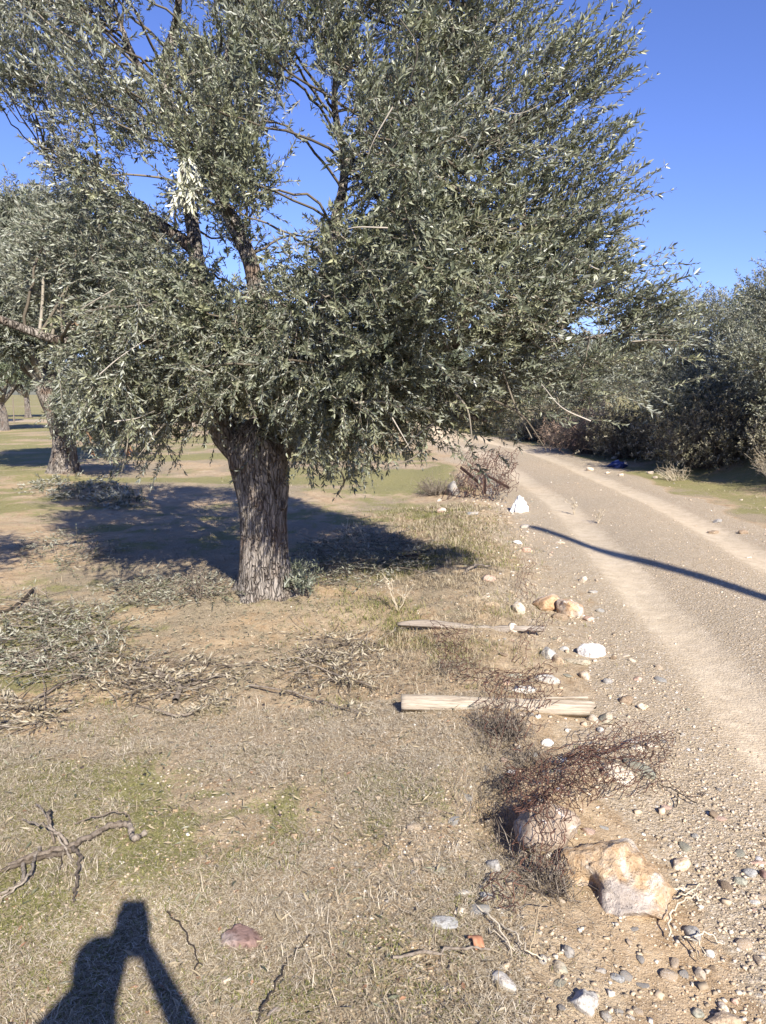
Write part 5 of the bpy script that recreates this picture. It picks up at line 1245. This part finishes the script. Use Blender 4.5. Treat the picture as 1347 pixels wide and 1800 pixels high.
# pebbles
def pebbles(name, n, accept, smin, smax, pw, y1, mat, y0=1.45, area=None):
    x, y = sample(n, rg, y0=y0, y1=y1, pw=pw)
    if area: x, y = rg.uniform(area[0], area[1], n), rg.uniform(area[2], area[3], n)
    d = road_d(x, y); ok = rg.uniform(0, 1, n) < accept(x, y, d); x, y = x[ok], y[ok]; m = len(x)
    s = (smin + (smax - smin) * rg.uniform(0, 1, m) ** 4.0) * np.maximum(1, (y / 5) ** .5); base = np.array([(1, 0, 0), (-1, 0, 0), (0, 1, 0), (0, -1, 0), (0, 0, .75), (0, 0, -.75), (.7, .7, .3), (-.7, -.7, .3)], float)[:6]
    # box-like chips: 8 corners, jittered
    cb = np.array([(i, j, k) for i in (-1, 1) for j in (-1, 1) for k in (-1, 1)], float) * .62
    V = cb[None] * (1 + rg.uniform(-.38, .38, (m, 8, 3))); V *= (s[:, None] * np.stack([rg.uniform(.8, 1.3, m), rg.uniform(.7, 1.1, m), rg.uniform(.45, .8, m)], 1))[:, None, :].reshape(m, 1, 3)
    a = rg.uniform(0, 6.3, m); t = rg.normal(0, .3, m); ca, sa, ct, st = np.cos(a), np.sin(a), np.cos(t), np.sin(t)
    X, Y, Z = V[..., 0], V[..., 1], V[..., 2]; Y, Z = Y * ct[:, None] - Z * st[:, None], Y * st[:, None] + Z * ct[:, None]
    X, Y = X * ca[:, None] - Y * sa[:, None], X * sa[:, None] + Y * ca[:, None]
    V = np.stack([X + x[:, None], Y + y[:, None], Z + (gz(x, y) + s * .18)[:, None]], -1).reshape(-1, 3)
    q = np.array([(0, 1, 3, 2), (4, 6, 7, 5), (0, 4, 5, 1), (2, 3, 7, 6), (0, 2, 6, 4), (1, 5, 7, 3)]); k = np.arange(m)[:, None, None] * 8; print(name, m)
    stuff(mesh_np(name, V, [(k + q[None]).reshape(-1, 4)], mat))
def gravel_p(x, y, d):
    ad = np.abs(d); nz = fbm(x * 1.7, y * 1.7, 3, 91); tr = np.exp(-((ad - .68) / .25) ** 4)
    p = (d > -2.5) * (d < 1.4) * (.55 + .5 * (nz - .5)) * (1 - .93 * tr) + .9 * (gauss(d, -1.15, .22) + .7 * gauss(d, 0, .3) + .5 * gauss(d, 1.15, .15)) * nz
    p = p * (1 - .66 * (1 - sst(-1.5, -1.1, d)) * (1 - sst(3.6, 4.6, y))); return np.clip(p, 0, 1)
pebbles('gravel', 75000, gravel_p, .002, .0095, 1.0, 16, M['pebble'])
pebbles('rubble', 2600, lambda x, y, d: gauss(d, -1.62, .34) * (.35 + .65 * (fbm(x * 2.5, y * 2.5, 2, 33) > .5)), .008, .021, 1, 9, M['pebble'], area=(-.4, 2.2, 1.5, 11))
pebbles('field_pebbles', 46000, lambda x, y, d: np.clip(.65 * sst(-4.5, -2.2, d) * (d < -2) + .12 * (d < -2), 0, 1), .002, .008, 1.1, 7, M['pebble'])
M['clod'] = island_mat('earth_clod', [(0, (.12, .08, .05)), (.6, (.26, .19, .12)), (1, (.38, .28, .18))])
pebbles('earth_clods', 3800, lambda x, y, d: (d < -1.9) * np.clip((fbm(x * 3, y * 3, 3, 67) - .4) * 4, 0, 1), .004, .013, 1, 5, M['clod'], area=(-1.9, .8, 1.35, 4.2))
M['olive_fruit'] = island_mat('black_olive', [(0, (.018, .012, .016)), (1, (.045, .028, .035))], .5, .4)
pebbles('fallen_olives', 420, lambda x, y, d: .15 + .8 * np.exp(-(((x + 1.2) / .9) ** 2 + ((y - 3.3) / .35) ** 2)), .0075, .0105, 1.0, 6.5, M['olive_fruit'], area=(-2.4, .2, 2.4, 4.2))

for (px, py, top, lab) in [(25, 744, 1.25, 'thin stake far off in the field at the left edge'), (93, 742, 1.15, 'thin stake far off, just left of the leaning trunk'), (1014, 752, 1.3, 'thin fence post beyond the brown thorny shrub')]:
    g = G(px, py); n_ = 6; P = np.stack([np.linspace(0, .03, n_), np.zeros(n_), np.linspace(-.1, top, n_)], 1)
    o = mesh_np('stake', *tubes([(P, np.linspace(.034, .024, n_))], 7), M['stick']); o.location = g; tag(o, lab, 'stake')
# ------------------------------------------------------------------ the photographer and the pole, known by their shadows
def person():
    base = Vector((-.055, -.20, gz1(-.055, -.20)))
    root = empty('person', base, 'person in dark jacket raising a phone, seen only as the shadow at bottom left', 'person')
    root.scale = (.885, .885, .885)
    J, E, Rr = [], [], []
    def v(x, y, z, r): J.append((x, y, z)); Rr.append(r); return len(J) - 1
    def e(a, b): E.append((a, b))
    pel = v(0, 0, .93, .15); wa = v(0, .0, 1.08, .14); ch = v(0, .01, 1.27, .155); nb = v(0, .02, 1.42, .075); hd0 = v(0, .05, 1.50, .065); hd1 = v(.01, .07, 1.57, .092); hd2 = v(.01, .06, 1.66, .075)
    for a, b in ((pel, wa), (wa, ch), (ch, nb), (nb, hd0), (hd0, hd1), (hd1, hd2)): e(a, b)
    for s in (-1, 1):
        h = v(.09 * s, 0, .86, .095); k = v(.11 * s, .03, .48, .062); a = v(.12 * s, 0, .09, .042); t = v(.14 * s, .16, .035, .035); e(pel, h); e(h, k); e(k, a); e(a, t)
    # arms: right hand holds the phone at the camera, left hand steadies it
    for s in (-1, 1):
        sh = v(.185 * s, 0, 1.36, .062); el = v(.24 if s > 0 else -.24, .13, 1.30 if s > 0 else 1.25, .046); wr = v(.115 if s > 0 else .0, .175, 1.53 if s > 0 else 1.52, .030); pm = v(.098 if s > 0 else .032, .19, 1.575, .030)
        e(ch, sh); e(sh, el); e(el, wr); e(wr, pm)
        x0 = J[pm][0]
        for q, (fx, fz, ln) in enumerate([(.045, .015, .060), (.047, .034, .068), (.046, .053, .064), (.042, .070, .052)]):
            k1 = v(x0 + s * .010, .19 - .008, 1.575 + fz * .8, .0095); k2 = v(x0 + s * fx * .35, .206, 1.575 + fz, .009); k3 = v(x0 + s * fx * .05, .224, 1.58 + fz, .008); e(pm, k1); e(k1, k2); e(k2, k3)
        k1 = v(x0 - s * .012, .178, 1.60, .011); k2 = v(x0 - s * .016, .185, 1.63, .009); e(pm, k1); e(k1, k2)
    me = bpy.data.meshes.new('body'); me.from_pydata(J, E, []); o = obj('body', me, root)
    mod = o.modifiers.new('skin', 'SKIN'); 
    for i, r in enumerate(Rr): me.skin_vertices[0].data[i].radius = (r, r)
    me.skin_vertices[0].data[0].use_root = True
    o.modifiers.new('sub', 'SUBSURF').levels = 2
    bpy.context.view_layer.update(); dg = bpy.context.evaluated_depsgraph_get(); nm = bpy.data.meshes.new_from_object(o.evaluated_get(dg)); o.modifiers.clear(); o.data = nm; nm.name = 'body'
    for nme, c in (('jacket_cloth', (.03, .035, .05)), ('trouser_cloth', (.05, .055, .075)), ('skin', (.45, .28, .2)), ('shoe_leather', (.04, .03, .025)), ('hair', (.03, .02, .015))):
        t = NT(nme); t.col(c).set(Roughness=.8); nm.materials.append(t.m)
    for p in nm.polygons:
        c = p.center; p.use_smooth = True
        hand = c.y > .168 and c.z > 1.53 and abs(c.x - .065) < .12
        p.material_index = 3 if c.z < .08 else 1 if c.z < .93 else 2 if (hand or c.z > 1.44) and not (c.z > 1.62 or (c.z > 1.53 and c.y < .05)) else 4 if c.z > 1.5 else 0
    t = NT('phone_glass'); t.col((.02, .02, .022)).set(Roughness=.2); bm = bmesh.new(); bmesh.ops.create_cube(bm, size=1)
    bmesh.ops.scale(bm, vec=(.076, .009, .162), verts=bm.verts); bmesh.ops.bevel(bm, geom=bm.edges[:], offset=.003, segments=2, affect='EDGES')
    me = bpy.data.meshes.new('phone'); bm.to_mesh(me); bm.free(); me.materials.append(t.m); p = obj('phone', me, None, (.0, -.012, 1.462)); p.rotation_euler = (-PITCH, 0, 0); tag(p, 'dark phone held upright, its shadow the narrow top of the person shadow', 'phone')
person()
def pole():
    tip = G(938, 926); hgt = 7.2; L = (hgt - tip.z) / math.tan(SUN_EL)
    x, y = tip.x + math.sin(SUN_AZ) * L, tip.y - math.cos(SUN_AZ) * L
    b = Vector((x, y, gz1(x, y))); root = empty('utility_pole', b, 'wooden utility pole outside the frame, its long shadow crossing the track', 'pole')
    P = np.array([(0, 0, -.3), (.01, 0, 1), (.02, .01, 3), (.01, .0, 5), (0, 0, hgt)]); mesh_np('pole', *tubes([(smooth_path(P, 5), np.linspace(.125, .075, 21))], 16), M['plank_grey'], root, smooth=True)
    V, F = tubes([(np.array([(0, -.10, hgt - .35), (0, -.10, hgt - .28), (0, -.10, hgt - .22)]), np.array([.03, .045, .02]))], 10); t = NT('porcelain'); t.col((.7, .68, .62)).set(Roughness=.3); mesh_np('insulator', V, F, t.m, root)
pole()
